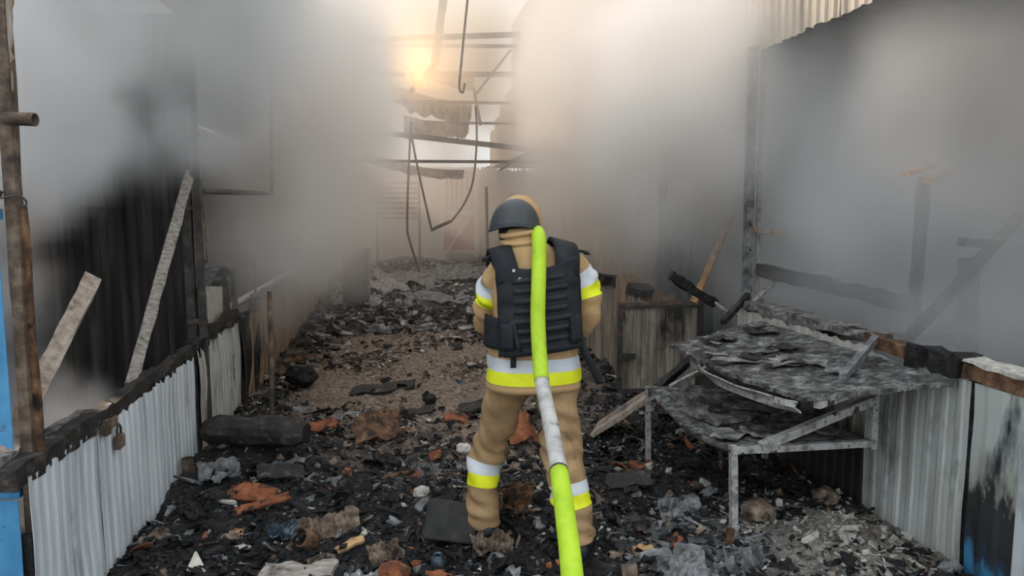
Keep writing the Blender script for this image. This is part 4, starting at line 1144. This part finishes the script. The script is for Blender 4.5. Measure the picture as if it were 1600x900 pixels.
# ------------------------------------------------------------------ debris
DEBRIS = [
    ('charred_log', 'big charred log with grey ash crust against the left counter', 'log', -0.94, 4.94, 'log', 0.701, 0.24, 0.13, 0, 0, -0.28, 'charred_wood', 0),
    ('tile_shard', 'long orange brown tile shard below the thin rusty pole', 'tile', -0.64, 5.48, 'plate', 0.38, 0.1, 0.016, 0.5, -0.25, 0.1, 'terracotta', 0.02),
    ('bent_board', 'dark brown bent board peeling up in the middle of the aisle', 'board', -0.16, 5.34, 'plate', 0.352, 0.22, 0.016, 0.9, 0.15, 0.2, 'brown_wood', 0.05),
    ('tile_shard', 'bright orange tile stub beside the dark bent board', 'tile', 0.01, 5.44, 'plate', 0.115, 0.05, 0.02, 1.2, 0.1, 0.1, 'terracotta', 0.0),
    ('tile_shard', 'dark orange tile shard with a curled edge at left', 'tile', -0.84, 4.27, 'plate', 0.266, 0.12, 0.016, 0.6, 0.1, -0.2, 'terracotta', 0.03),
    ('tile_shard', 'lighter orange shard lying before the curled dark orange one', 'tile', -0.78, 4.16, 'plate', 0.303, 0.06, 0.014, 0.3, -0.18, 0.25, 'terracotta', 0.0),
    ('board_piece', 'tan piece of board lying by the left counter', 'board', -0.9, 3.85, 'plate', 0.179, 0.09, 0.014, 0.25, -0.05, 0.1, 'tan_wood', 0),
    ('paper_scrap', 'pointed white scrap on the charcoal at lower left', 'scrap', -0.96, 3.5, 'tri', 0.09, 0.09, 0.006, 0.9, 0.2, 0.2, 'pale_scrap', 0.0),
    ('pipe_stub', 'short rusty pipe stub standing at the foot of the left counter', 'pipe', -1.29, 4.64, 'pipe', 0.071, 0.12, 0.0, 0, 0.05, 0, 'rust', 0),
    ('wood_slab', 'weathered grey brown wood slab at the bottom edge', 'slab', -0.48, 3.36, 'plate', 0.332, 0.1, 0.035, 0.35, 0, -0.05, 'weathered_plank', 0),
    ('ribbed_sheet', 'scorched ribbed sheet in the lower left debris', 'sheet', -0.39, 3.9, 'ribs', 0.337, 0.16, 0.012, 0.5, -0.15, 0.2, 'brown_ash', 0),
    ('bark_curl', 'brown curled strip rolled up in the lower left debris', 'curl', -0.47, 3.65, 'curl', 0.167, 0.08, 0.0, 0.4, 0.6, 0.5, 'brown_wood', 0),
    ('tin_can', 'crushed blue grey tin beside the ribbed sheet', 'can', -0.61, 3.79, 'crump', 0.152, 0.09, 0.045, 0.5, 0, 0.3, 'blue_tin', 0),
    ('wood_splinter', 'orange brown splinter right of the ribbed sheet', 'splinter', -0.26, 3.67, 'plate', 0.143, 0.05, 0.016, 0.2, -0.3, 0.4, 'tan_wood', 0),
    ('crumpled_card', 'crumpled brown cardboard left of the black block', 'cardboard', -0.08, 3.52, 'crump', 0.164, 0.12, 0.03, 0.5, 0, 0.3, 'brown_ash', 0),
    ('foil_crumple', 'shiny crumpled foil at the bottom edge', 'foil', -0.19, 3.3, 'crump', 0.165, 0.08, 0.03, 0.3, 0, 0.1, 'foil', 0),
    ('brick_bit', 'small orange brick bit near the bottom edge', 'brick', 0.07, 3.45, 'lump', 0.056, 0.04, 0.0, 0, 0, 0, 'terracotta', 0),
    ('glass_jar', 'small clouded jar standing beside the orange brick bit', 'jar', 0.17, 3.4, 'jar', 0.062, 0.03, 0.0, 0, 0.1, 0, 'blue_tin', 0),
    ('brick_chunk', 'broken orange brick chunk at the bottom edge', 'brick', -0.04, 3.3, 'lump', 0.148, 0.08, 0.0, 0, 0, 0.3, 'terracotta', 0),
    ('bone_chip', 'white curved chip on the charcoal at bottom centre', 'chip', 0.37, 3.28, 'curl', 0.054, 0.05, 0, 0.9, 0, 0.6, 'pale_scrap', 0),
    ('concrete_block', "large flat black block lying left of the firefighter's foot", 'block', 0.26, 3.64, 'block', 0.264, 0.16, 0.19, -0.35, 0.12, -0.2, 'block', 0),
    ('bristle_tuft', "frayed tan tuft before the firefighter's left foot", 'tuft', 0.44, 3.46, 'crump', 0.203, 0.12, 0.045, 0.6, 0, 0.1, 'brown_ash', 0),
    ('tile_shard', "tall orange shard seen between the firefighter's legs", 'tile', 0.88, 5.18, 'plate', 0.197, 0.2, 0.018, 1.0, -0.2, 0.3, 'terracotta', 0.03),
    ('pale_chunk', "pale wood chunk left of the firefighter's thigh", 'chunk', 0.44, 5.01, 'lump', 0.108, 0.05, 0, 0, 0, 0, 'pale_scrap', 0),
    ('tile_shard', "small orange shard left of the firefighter's knee", 'tile', 0.46, 5.73, 'plate', 0.225, 0.1, 0.016, 0.4, 0.2, -0.3, 'terracotta', 0.02),
    ('leaf_scrap', "curled brown scraps heaped at the firefighter's left ankle", 'scrap', 0.56, 3.78, 'crump', 0.277, 0.16, 0.08, 0.8, 0, 0.4, 'brown_wood', 0),
    ('leaf_scrap', 'upright curled leaf-like scrap between the boots', 'scrap', 0.78, 4.21, 'curl', 0.069, 0.1, 0, 1.4, 0, 0.2, 'brown_wood', 0),
    ('charred_board', 'black tilted board lying below the big charred log', 'board', -0.73, 4.55, 'plate', 0.284, 0.12, 0.02, 0.5, 0.2, 0.3, 'charred_wood', 0.02),
    ('charred_stick', 'long thin dark stick in the charcoal left of centre', 'stick', -0.1, 4.57, 'plate', 0.372, 0.03, 0.02, 0.1, -0.1, 0.25, 'brown_wood', 0),
    ('ash_clump', 'small white ash clump left of the black block', 'clump', 0.12, 4.16, 'lump', 0.097, 0.05, 0, 0, 0, 0, 'white_ash', 0),
    ('brick_bit', 'tiny orange brick bit above the black block', 'brick', 0.05, 4.28, 'lump', 0.053, 0.04, 0, 0, 0, 0, 'terracotta', 0),
    ('charred_sheet', 'crumpled black sheet beside the foot of the left counter', 'sheet', -1.08, 4.52, 'crump', 0.232, 0.14, 0.04, 0.5, 0, 0.4, 'grey_scrap', 0),
    ('charred_sheet', 'curled dark sheet near the middle of the lower debris', 'sheet', -0.25, 4.29, 'crump', 0.265, 0.14, 0.04, 0.5, 0, -0.3, 'charred_wood', 0),
    ('tile_shard', 'dark brown shard at the bottom edge left of the black block', 'tile', 0.18, 3.24, 'plate', 0.165, 0.08, 0.014, 0.4, 0.25, -0.3, 'terracotta', 0.02),
    ('charred_board', 'black board slanting out of the rubble before the collapsed stand', 'board', 1.37, 4.14, 'plate', 0.271, 0.12, 0.02, 0.5, -0.2, -0.3, 'charred_wood', 0.01),
    ('charred_sheet', 'crumpled dark sheet between right boot and stand leg', 'sheet', 1.52, 3.73, 'crump', 0.262, 0.16, 0.04, 0.5, 0, 0.2, 'grey_scrap', 0),
    ('leaf_scrap', 'dry brown crumple piled against the left trouser cuff', 'scrap', 0.42, 3.72, 'crump', 0.217, 0.16, 0.08, 0.8, 0, -0.3, 'brown_ash', 0),
    ('tin_can', 'open rusty can lying beside the right boot', 'can', 1.04, 3.13, 'can', 0.077, 0.07, 0, 0, 1.5, 1.4, 'rust', 0),
    ('wood_chip', 'bright orange wood chip right of the right boot', 'chip', 1.22, 3.44, 'plate', 0.117, 0.06, 0.02, 0.3, 0.1, 0.2, 'tan_wood', 0),
    ('tin_flake', 'long dark tin flake under the orange wood chip', 'flake', 1.2, 3.28, 'plate', 0.224, 0.09, 0.008, 0.3, -0.12, 0.1, 'grey_scrap', 0.01),
    ('tin_flake', 'bent grey tin flake left of the stand leg', 'flake', 1.4, 3.29, 'plate', 0.151, 0.09, 0.008, 0.6, 0.1, -0.4, 'grey_scrap', 0.03),
    ('wood_stub', 'short upright brown stub beside the stand leg', 'stub', 1.62, 3.32, 'stick', 0.032, 0.1, 0.02, 0, 0, 0, 'brown_wood', 0),
    ('round_stone', 'rounded pale brown stone behind the stand leg', 'stone', 1.87, 3.53, 'lump', 0.171, 0.1, 0, 0, 0, 0, 'brown_ash', 0),
    ('wood_chip', 'orange brown chips under the left stand leg', 'chip', 1.57, 4.5, 'plate', 0.168, 0.08, 0.018, 0.4, 0.1, 0.3, 'terracotta', 0),
    ('cloth_heap', 'crumpled grey cloth at the bottom edge right of the can', 'cloth', 1.3, 3.09, 'crump', 0.249, 0.14, 0.04, 0.5, 0, 0.2, 'grey_scrap', 0),
    ('white_chip', 'small white chip on the grey cloth', 'chip', 1.51, 3.16, 'lump', 0.037, 0.03, 0, 0, 0, 0, 'pale_scrap', 0),
    ('burnt_crumple', 'black curled crumple in front of the stand', 'crumple', 1.61, 3.08, 'crump', 0.156, 0.09, 0.04, 0.7, 0, 0.3, 'grey_scrap', 0),
    ('rubble_chunk', 'black and white rubble chunk at the foot of the right counter', 'chunk', 2.53, 2.92, 'lump', 0.102, 0.08, 0, 0, 0, 0.3, 'grey_scrap', 0),
    ('rubble_chunk', 'round grey rubble chunk under the collapsed stand', 'chunk', 2.39, 3.72, 'lump', 0.146, 0.1, 0, 0, 0, 0.3, 'brown_ash', 0),
    ('charred_board', 'black board lying across the ash in mid aisle', 'board', -0.14, 6.93, 'plate', 0.581, 0.22, 0.03, 0.1, -0.05, 0.1, 'charred_wood', 0.0),
    ('charred_board', 'small black board with a knob end left of the firefighter', 'board', 0.11, 6.07, 'plate', 0.353, 0.12, 0.04, 0.15, -0.12, -0.1, 'charred_wood', 0),
    ('charred_board', 'flat grey board on the ash left of centre', 'board', -0.36, 6.05, 'plate', 0.316, 0.16, 0.02, 0.1, 0, 0.2, 'grey_scrap', 0),
    ('wire_curl', 'black curled hoop on the ash near the firefighter', 'hoop', 0.69, 8.71, 'curl', 0.184, 0.14, 0, 1.2, 0, 0.4, 'charred_wood', 0),
    ('charred_beam', 'dark beam lying along the foot of the rusty left counter', 'beam', -1.13, 8.35, 'log', 0.371, 0.08, 0.08, 0, 0, 0.85, 'brown_wood', 0),
    ('charred_board', 'thin dark curved strip on the ash far from the camera', 'board', 0.76, 7.71, 'plate', 0.274, 0.1, 0.012, 0.2, 0, 0.2, 'charred_wood', 0.03),
    ('slab_piece', "dark slab edge at the left of the firefighter's hip", 'slab', 0.62, 5.99, 'plate', 0.321, 0.16, 0.03, 0.3, -0.25, -0.3, 'charred_wood', 0.02),
    ('charred_lump', 'upright black lump beside the black board', 'lump', 0.26, 6.3, 'lump', 0.123, 0.1, 0, 0, 0, 0, 'charcoal', 0),
    ('charred_lump', 'big black heap lump at the foot of the left counter', 'lump', -0.93, 7.15, 'lump', 0.307, 0.2, 0, 0, 0, 0, 'charcoal', 0),
    ('roof_scrap', 'crumpled pale roof scrap in the far rubble at left', 'scrap', -0.67, 12.73, 'crump', 0.766, 0.8, 0.08, 0.2, 0, 0.3, 'ash_steel', 0),
    ('roof_scrap', 'flat bluish roof scrap across the far rubble', 'scrap', 0.25, 15.45, 'crump', 1.472, 1.5, 0.08, 0.1, 0, 0.1, 'grey_scrap', 0),
    ('roof_scrap', "bluish roof scrap heaped beside the firefighter's elbow", 'scrap', 1.35, 15.79, 'crump', 1.244, 1.4, 0.12, 0.12, 0, -0.3, 'grey_scrap', 0),
    ('roof_scrap', 'small pale scrap in the middle of the far rubble', 'scrap', -0.26, 14.37, 'crump', 0.744, 0.9, 0.08, 0.15, 0, 0.6, 'ash_steel', 0),
    ('roof_scrap', 'long dark scrap sheet lying at the far rubble front', 'scrap', 0.65, 12.96, 'crump', 1.131, 0.8, 0.06, 0.1, 0, 0.05, 'grey_scrap', 0),
]
def euler(a, b, y):
    return Matrix.Rotation(y, 3, 'Z') @ Matrix.Rotation(a, 3, 'X') @ Matrix.Rotation(b, 3, 'Y')
def lump_mesh(r, sd, squash=.7):
    bm = bmesh.new(); bmesh.ops.create_icosphere(bm, subdivisions=3, radius=1)
    m = MB()
    for v in bm.verts:
        d = 1 + .35 * mnoise.noise(v.co * 1.4 + Vector((sd, 0, 0))) + .16 * mnoise.noise(v.co * 4 + Vector((0, sd, 0)))
        m.v.append(Vector((v.co.x * d, v.co.y * d * .8, v.co.z * d * squash)) * r)
    m.f = [[v.index for v in f.verts] for f in bm.faces]; m.mi = [0] * len(m.f)
    bm.free()
    return m
def debris(i, row):
    name, label, cat_, x, y, kind, w, d, th, a, b, yw, mt, cv = row
    rot = euler(a, b, yw)
    kw = {}
    sd = i * 3.7
    if kind in ('plate', 'tri', 'ribs', 'crump'):
        nu, nv = (22, 12) if kind in ('crump', 'ribs') else (12, 7)
        def fn(u, v):
            px, py = (u - .5) * w, (v - .5) * d
            if kind == 'tri':
                px *= (1 - .9 * v)
            else:
                px += .10 * w * nz3((v * 3, sd, 1)) * (1 if abs(u - .5) > .35 else 0)
                py += .28 * d * nz3((u * 4, sd, 7)) * (1 if abs(v - .5) > .35 else .3)
            pz = cv * math.sin(u * PI) + .2 * cv * math.cos(v * 4)
            if kind == 'ribs':
                pz = .010 * math.sin(u * 20 * PI) + .01 * nz3((u * 3, v * 3, sd))
            if kind == 'crump':
                pz = th * (nz3((u * 3.2, v * 3.2, sd)) + .8 * abs(nz3((u * 7, v * 6, sd + 4))) + .4 * nz3((u * 15, v * 13, sd))) * 1.3
            return rot @ Vector((px, py, pz))
        m = grid_sheet(fn, nu, nv)
        kw = dict(solid=.004 if kind in ('crump', 'ribs') else max(th, .005))
    elif kind == 'log':
        m = MB()
        L = Vector((w, 0, 0))
        seg = 14
        n = 12
        for k in range(seg + 1):
            t = k / seg
            e = 1 - .35 * (abs(t - .5) * 2) ** 6
            for j in range(n):
                q = 2 * PI * j / n
                r = d * .5 * e * (1 + .25 * nz3((t * 6, math.cos(q) * 1.5 + sd, math.sin(q) * 1.5)))
                m.v.append(rot @ Vector(((t - .5) * w, r * math.cos(q), r * math.sin(q) * .8)))
        for k in range(seg):
            for j in range(n):
                m.f.append([k * n + j, k * n + (j + 1) % n, (k + 1) * n + (j + 1) % n, (k + 1) * n + j]); m.mi.append(0)
        m.f += [list(range(n))[::-1], [seg * n + j for j in range(n)]]; m.mi += [0, 0]
    elif kind == 'lump':
        m = lump_mesh(w * .5, sd)
    elif kind == 'block':
        m = MB().box((0, 0, 0), (w, d, th), None, 0, .012)
        m.v = [rot @ v for v in m.v]
        kw = dict(bevel=.012)
    elif kind == 'curl':
        m = grid_sheet(lambda u, v: rot @ Vector(((v - .5) * w * .6 + .01 * nz3((u * 3, v * 3, sd)), w * (.32 - .10 * u) * math.cos(u * 4.6), w * (.32 - .10 * u) * math.sin(u * 4.6))), 16, 5)
        kw = dict(solid=.006, smooth=True)
    elif kind in ('can', 'pipe', 'jar'):
        r = w * .5
        L = d if kind != 'jar' else .07
        rr = Matrix.Rotation(yw, 3, 'Z') @ Matrix.Rotation(b, 3, 'X')
        prof = [(-.5, .98), (-.48, 1.0), (-.2, .97), (.2, .96), (.48, 1.0), (.5, .98)] if kind != 'jar' else [(-.5, .9), (-.45, 1), (.15, 1), (.3, .75), (.36, .7), (.5, .72)]
        m = MB().tube([(0, 0, 0)] * 0 or [rr @ Vector((.004 * nz3((t, sd, 0)), 0, t * L)) for t, q in prof], [r * q for t, q in prof], 16, cap=False)
        m.tube([rr @ Vector((0, 0, -.49 * L)), rr @ Vector((0, 0, -.46 * L))], r * .96, 16)
        kw = dict(solid=.004, smooth=True)
    else:                                                        # stick
        m = MB().beam((0, 0, -d * .5), (.01, 0, d * .5), w, w * .7, .003, 6)
    lo = min(v.z for v in m.v)
    off = Vector((x, y, ground_h(x, y) - lo - .012))
    m.v = [v + off for v in m.v]
    return tag(m.build(name, mt, **kw), label, cat_)
for i, row in enumerate(DEBRIS):
    debris(i, row)

# loose rubble nobody could count: flakes, slivers and lumps of charcoal and ash
def rubble():
    rnd = random.Random(21)
    m = MB()
    U = rnd.uniform
    prism = [(0, 2, 3, 1), (4, 5, 7, 6), (0, 1, 5, 4), (2, 6, 7, 3), (0, 4, 6, 2), (1, 3, 7, 5)]
    def piece(x, y, s, kind, mi):
        z = ground_h(x, y)
        if kind < .45:
            dx, dy, dz = s * U(.7, 1.5), s * U(.4, .9), s * U(.08, .25)
        elif kind < .75:
            dx, dy, dz = s * U(1.6, 3.2), s * U(.15, .4), s * U(.1, .3)
        else:
            dx, dy, dz = s * U(.5, 1.), s * U(.5, 1.), s * U(.4, .8)
        rt = euler(rnd.gauss(0, .45), rnd.gauss(0, .35), U(0, 6.28))
        j = s * .18
        vs = []
        for sz in (-1, 1):
            for sy in (-1, 1):
                for sx in (-1, 1):
                    vs.append(rt @ Vector((sx * dx / 2 + U(-j, j), sy * dy / 2 + U(-j, j), sz * dz / 2 + U(-j, j) * .5)) + Vector((x, y, z + U(.0, .6) * s * .5)))
        m.add(vs, prism, mi)
    n = 0
    while n < 42000:
        y = 2.5 + 9.5 * rnd.random() ** 1.7
        x = U(-1.36, 2.58)
        if (x - .88) ** 2 + (y - 3.27) ** 2 < .012:
            continue
        q = mnoise.noise(Vector((x * 1.1, y * 1.1, 4.0)))
        if rnd.random() > .55 - (.25 if 6.2 < y < 11 and abs(x - .5) < 1.4 else 0) + 1.0 * q + (.25 if y < 5.4 else -.1):
            continue
        s = min(.16, .006 + .022 * rnd.random() ** 2.6 + (.05 * rnd.random() ** 11)) * (1 + max(0, y - 5) * .09)
        ash = math.exp(-((x - .35) / 1.6) ** 2 - ((y - 7.9) / 2.6) ** 2)
        wht = math.exp(-((x - 2.25) / .45) ** 2 - ((y - 3.35) / .38) ** 2)
        gry = math.exp(-((x - 1.5) / .5) ** 2 - ((y - 3.3) / .5) ** 2)
        p = rnd.random()
        if p < .93 * wht:
            mi = 3 if rnd.random() < .75 else 2
        elif p < .93 * wht + .85 * ash:
            mi = 2 if rnd.random() < .8 else 3
        elif p < .93 * wht + .85 * ash + .4 * gry:
            mi = 1
        else:
            t = rnd.random()
            mi = 0 if t < .84 else 1 if t < .955 else 2 if t < .985 else 4 if t < .995 else 3
        piece(x, y, s, rnd.random(), mi)
        n += 1
    for k in range(620):                                         # curled charred scraps, hand sized
        y = 2.6 + 7.5 * rnd.random() ** 1.9; x = U(-1.3, 2.5)
        if (x - .88) ** 2 + (y - 3.27) ** 2 < .02 or (x - .42) ** 2 + (y - 3.6) ** 2 < .012 or (rnd.random() < .6 and 5.8 < y < 10.5 and abs(x - .4) < 1.3) or ((x - 2.2) / .4) ** 2 + ((y - 3.3) / .35) ** 2 < 1:
            continue
        w_, d_, sd = U(.04, .15), U(.03, .09), U(0, 99)
        rt = euler(rnd.gauss(0, .5), rnd.gauss(0, .4), U(0, 6.28)); cv = U(-.03, .04)
        c0 = Vector((x, y, ground_h(x, y) + U(.005, .035)))
        t = rnd.random(); mi = 0 if t < .70 else 1 if t < .86 else 2 if t < .95 else 4
        nu, nv = 5, 3
        top, bot = [], []
        for i in range(nu + 1):
            for j in range(nv + 1):
                a_, b_ = i / nu - .5, j / nv - .5
                p = Vector((a_ * w_ * (1 + .5 * nz3((b_ * 3, sd, 0))), b_ * d_ * (1 + .6 * nz3((a_ * 3, sd, 5))), cv * (1 - 4 * a_ * a_) + .012 * nz3((a_ * 3, b_ * 3, sd))))
                top.append(c0 + rt @ p); bot.append(c0 + rt @ (p - Vector((0, 0, .005))))
        n_ = len(top); fs = []
        for i in range(nu):
            for j in range(nv):
                q = [i * (nv + 1) + j, (i + 1) * (nv + 1) + j, (i + 1) * (nv + 1) + j + 1, i * (nv + 1) + j + 1]
                fs.append(q); fs.append([n_ + e for e in q[::-1]])
        rim = [i * (nv + 1) for i in range(nu + 1)] + [nu * (nv + 1) + j for j in range(1, nv + 1)] + [i * (nv + 1) + nv for i in range(nu - 1, -1, -1)] + [j for j in range(nv - 1, 0, -1)]
        for e, g_ in zip(rim, rim[1:] + rim[:1]):
            fs.append([e, g_, n_ + g_, n_ + e])
        m.add(top + bot, fs, mi)
    for k in range(2600):                                        # far rubble
        y = U(10, 20.5); x = U(-1.3, 2.5)
        piece(x, y, U(.04, .15), rnd.random(), 0 if rnd.random() < .45 else 1 if rnd.random() < .8 else 3)
    o = m.build('charred_rubble', ['charcoal', 'grey_scrap', 'brown_ash', 'white_ash', 'terracotta'])
    tag(o, 'loose charcoal flakes, ash and splinters strewn over the aisle floor', 'rubble', kind='stuff')
rubble()

# ------------------------------------------------------------------ smoke
def smoke(label, lo, hi, vox, blobs, haze, ca, cb, warp_amp, ns, core, fade, lowc, offs=(0, 0, 0)):
    """one cloud as a voxel volume: soft ellipsoids broken up by billowing noise"""
    lo, hi = Vector(lo), Vector(hi)
    res = [max(8, int((hi[i] - lo[i]) / vox)) for i in range(3)]
    me = bpy.data.meshes.new('smoke')
    o = bpy.data.objects.new('smoke', me)
    COL.objects.link(o)
    tag(o, label, 'smoke', kind='stuff')
    nt = bpy.data.node_groups.new('smoke', 'GeometryNodeTree')
    nt.interface.new_socket('Geometry', in_out='OUTPUT', socket_type='NodeSocketGeometry')
    N, Lk = nt.nodes, nt.links
    def put(sock, v):
        if isinstance(v, (int, float)):
            sock.default_value = v
        elif isinstance(v, (tuple, Vector)):
            sock.default_value = tuple(v)
        else:
            Lk.new(v, sock)
    def mth(op, a, b=0.0, c=0.0):
        n = N.new('ShaderNodeMath'); n.operation = op
        put(n.inputs[0], a); put(n.inputs[1], b); put(n.inputs[2], c)
        return n.outputs[0]
    def vec(op, a, b=(0, 0, 0)):
        n = N.new('ShaderNodeVectorMath'); n.operation = op
        put(n.inputs[0], a); put(n.inputs[1], b)
        return n.outputs[1] if op == 'LENGTH' else n.outputs[0]
    def sstep(v, a, b, ta, tb):
        n = N.new('ShaderNodeMapRange'); n.interpolation_type = 'SMOOTHSTEP'
        put(n.inputs[0], v)
        for i, q in enumerate((a, b, ta, tb)):
            n.inputs[i + 1].default_value = q
        return n.outputs[0]
    P = N.new('GeometryNodeInputPosition').outputs[0]
    def tex(scale, detail, off=(0, 0, 0)):
        n = N.new('ShaderNodeTexNoise')
        put(n.inputs['Vector'], vec('ADD', P, Vector(off) + Vector(offs)))
        n.inputs['Scale'].default_value = scale; n.inputs['Detail'].default_value = detail; n.inputs['Roughness'].default_value = .58
        n.inputs['Distortion'].default_value = .6
        return n
    warp = tex(.9 * ns, 4).outputs['Color']
    PW = vec('ADD', P, vec('MULTIPLY', vec('SUBTRACT', warp, (.5, .5, .5)), (warp_amp, warp_amp, warp_amp)))
    def blob(c, r, s):
        d = vec('LENGTH', vec('DIVIDE', vec('SUBTRACT', PW, c), r))
        return sstep(d, core, 1.0, s, 0.0)
    n1 = tex(1.1 * ns, 5, (3, 1, 7)).outputs['Fac']
    n2 = tex(.55 * ns, 3, (9, 4, 2)).outputs['Fac']
    bil = mth('MULTIPLY', sstep(n1, .34, .66, lowc, 1.5), sstep(n2, .32, .64, lowc * 1.3, 1.4))
    tot = 0.0
    for c, r, s in blobs:
        b = blob(c, r, s)
        tot = mth('ADD', tot, b) if tot != 0.0 else b
    dens = mth('MULTIPLY', tot, bil)
    # thin haze thickening with depth down the aisle and with height
    sep = N.new('ShaderNodeSeparateXYZ'); Lk.new(P, sep.inputs[0])
    hz_ = mth('MULTIPLY', sstep(sep.outputs['Y'], 5.5, 14.0, 0.0, haze), sstep(sep.outputs['Z'], 0.0, 2.2, .35, 1.0))
    dens = mth('ADD', dens, mth('MULTIPLY', hz_, sstep(n2, .3, .7, .5, 1.5)))
    # the cloud thins out towards the sides of its region
    for ax, i in (('X', 0), ('Y', 1), ('Z', 2)):
        if fade[i][0]:
            dens = mth('MULTIPLY', dens, sstep(sep.outputs[ax], lo[i], lo[i] + fade[i][0], 0.0, 1.0))
        if fade[i][1]:
            dens = mth('MULTIPLY', dens, sstep(sep.outputs[ax], hi[i] - fade[i][1], hi[i], 1.0, 0.0))
    vc = N.new('GeometryNodeVolumeCube')
    put(vc.inputs['Density'], dens)
    vc.inputs['Min'].default_value = lo; vc.inputs['Max'].default_value = hi
    for ax, q in zip('XYZ', res):
        vc.inputs['Resolution ' + ax].default_value = q
    m = bpy.data.materials.new('smoke'); m.use_nodes = True
    t = m.node_tree; t.nodes.clear()
    out = t.nodes.new('ShaderNodeOutputMaterial')
    pv = t.nodes.new('ShaderNodeVolumePrincipled')
    gg = t.nodes.new('ShaderNodeNewGeometry')
    sy = t.nodes.new('ShaderNodeSeparateXYZ'); t.links.new(gg.outputs['Position'], sy.inputs[0])
    mr = t.nodes.new('ShaderNodeMapRange'); mr.inputs[1].default_value = 5.5; mr.inputs[2].default_value = 12.0
    t.links.new(sy.outputs['Y'], mr.inputs[0])
    t.links.new(_mix(t, mr.outputs[0], ca, cb), pv.inputs['Color'])
    pv.inputs['Density'].default_value = 1.0
    pv.inputs['Anisotropy'].default_value = .0
    pv.inputs['Absorption Color'].default_value = (0, 0, 0, 1)
    t.links.new(pv.outputs[0], out.inputs['Volume'])
    sm = N.new('GeometryNodeSetMaterial'); sm.inputs['Material'].default_value = m
    Lk.new(vc.outputs[0], sm.inputs[0])
    go = N.new('NodeGroupOutput')
    Lk.new(sm.outputs[0], go.inputs[0])
    o.modifiers.new('smoke', 'NODES').node_group = nt
    me.materials.append(m)
    return o

WHITE_SMOKE, BROWN_SMOKE, BLUE_SMOKE = (.985, .978, .97), (.972, .925, .865), (.865, .882, .90)
smoke('bluish white smoke billowing out of the nearest left stall', (-2.93, 3.06, .05), (.2, 7.0, 5.4), .06,
      [((-2.0, 4.0, 2.65), (.85, .85, 1.3), 6.0), ((-2.45, 3.6, 1.5), (.5, .5, 1.0), 4.0), ((-2.1, 3.75, .9), (.6, .5, .9), 2.0), ((-1.9, 4.0, .4), (.7, .6, .5), 3.0), ((-1.45, 5.2, 3.4), (1.15, 1.7, 1.7), 3.2)],
      0, BLUE_SMOKE, BLUE_SMOKE, .7, 1.5, .55, ((.1, .6), (.25, .8), (.1, .4)), .15)
smoke('grey blue smoke filling the right stalls behind the collapsed stand', (2.66, 2.6, .3), (5.18, 7.55, 2.93), .08,
      [((4.0, 5.0, 1.9), (2.2, 3.2, 2.2), 2.0)],
      0, (.92, .93, .94), (.92, .93, .94), .7, 1.0, .4, ((.15, 0), (.5, 0), (.6, 0)), .45, (4, 2, 8))
smoke('beige and grey smoke hanging in the far aisle', (-2.95, 4.4, .0), (5.1, 22.4, 8.4), .13,
      [((-.95, 9.6, 2.8), (1.4, 4.2, 2.7), 1.6), ((-1.3, 7.6, 1.5), (1.0, 2.0, 1.2), 1.0), ((2.65, 9.4, 3.3), (1.5, 4.0, 2.9), 1.6), ((2.4, 6.3, 2.5), (1.05, 1.4, 1.8), 2.4), ((2.35, 5.65, 2.7), (.85, 1.15, 1.15), 2.6), ((.8, 18.0, 5.6), (3.5, 4.5, 3.4), 1.3), ((.9, 19.0, 1.8), (2.6, 3.5, 2.2), .30)],
      .05, WHITE_SMOKE, BROWN_SMOKE, .9, 1.0, .25, ((0, 0), (.8, .4), (0, .8)), .25)
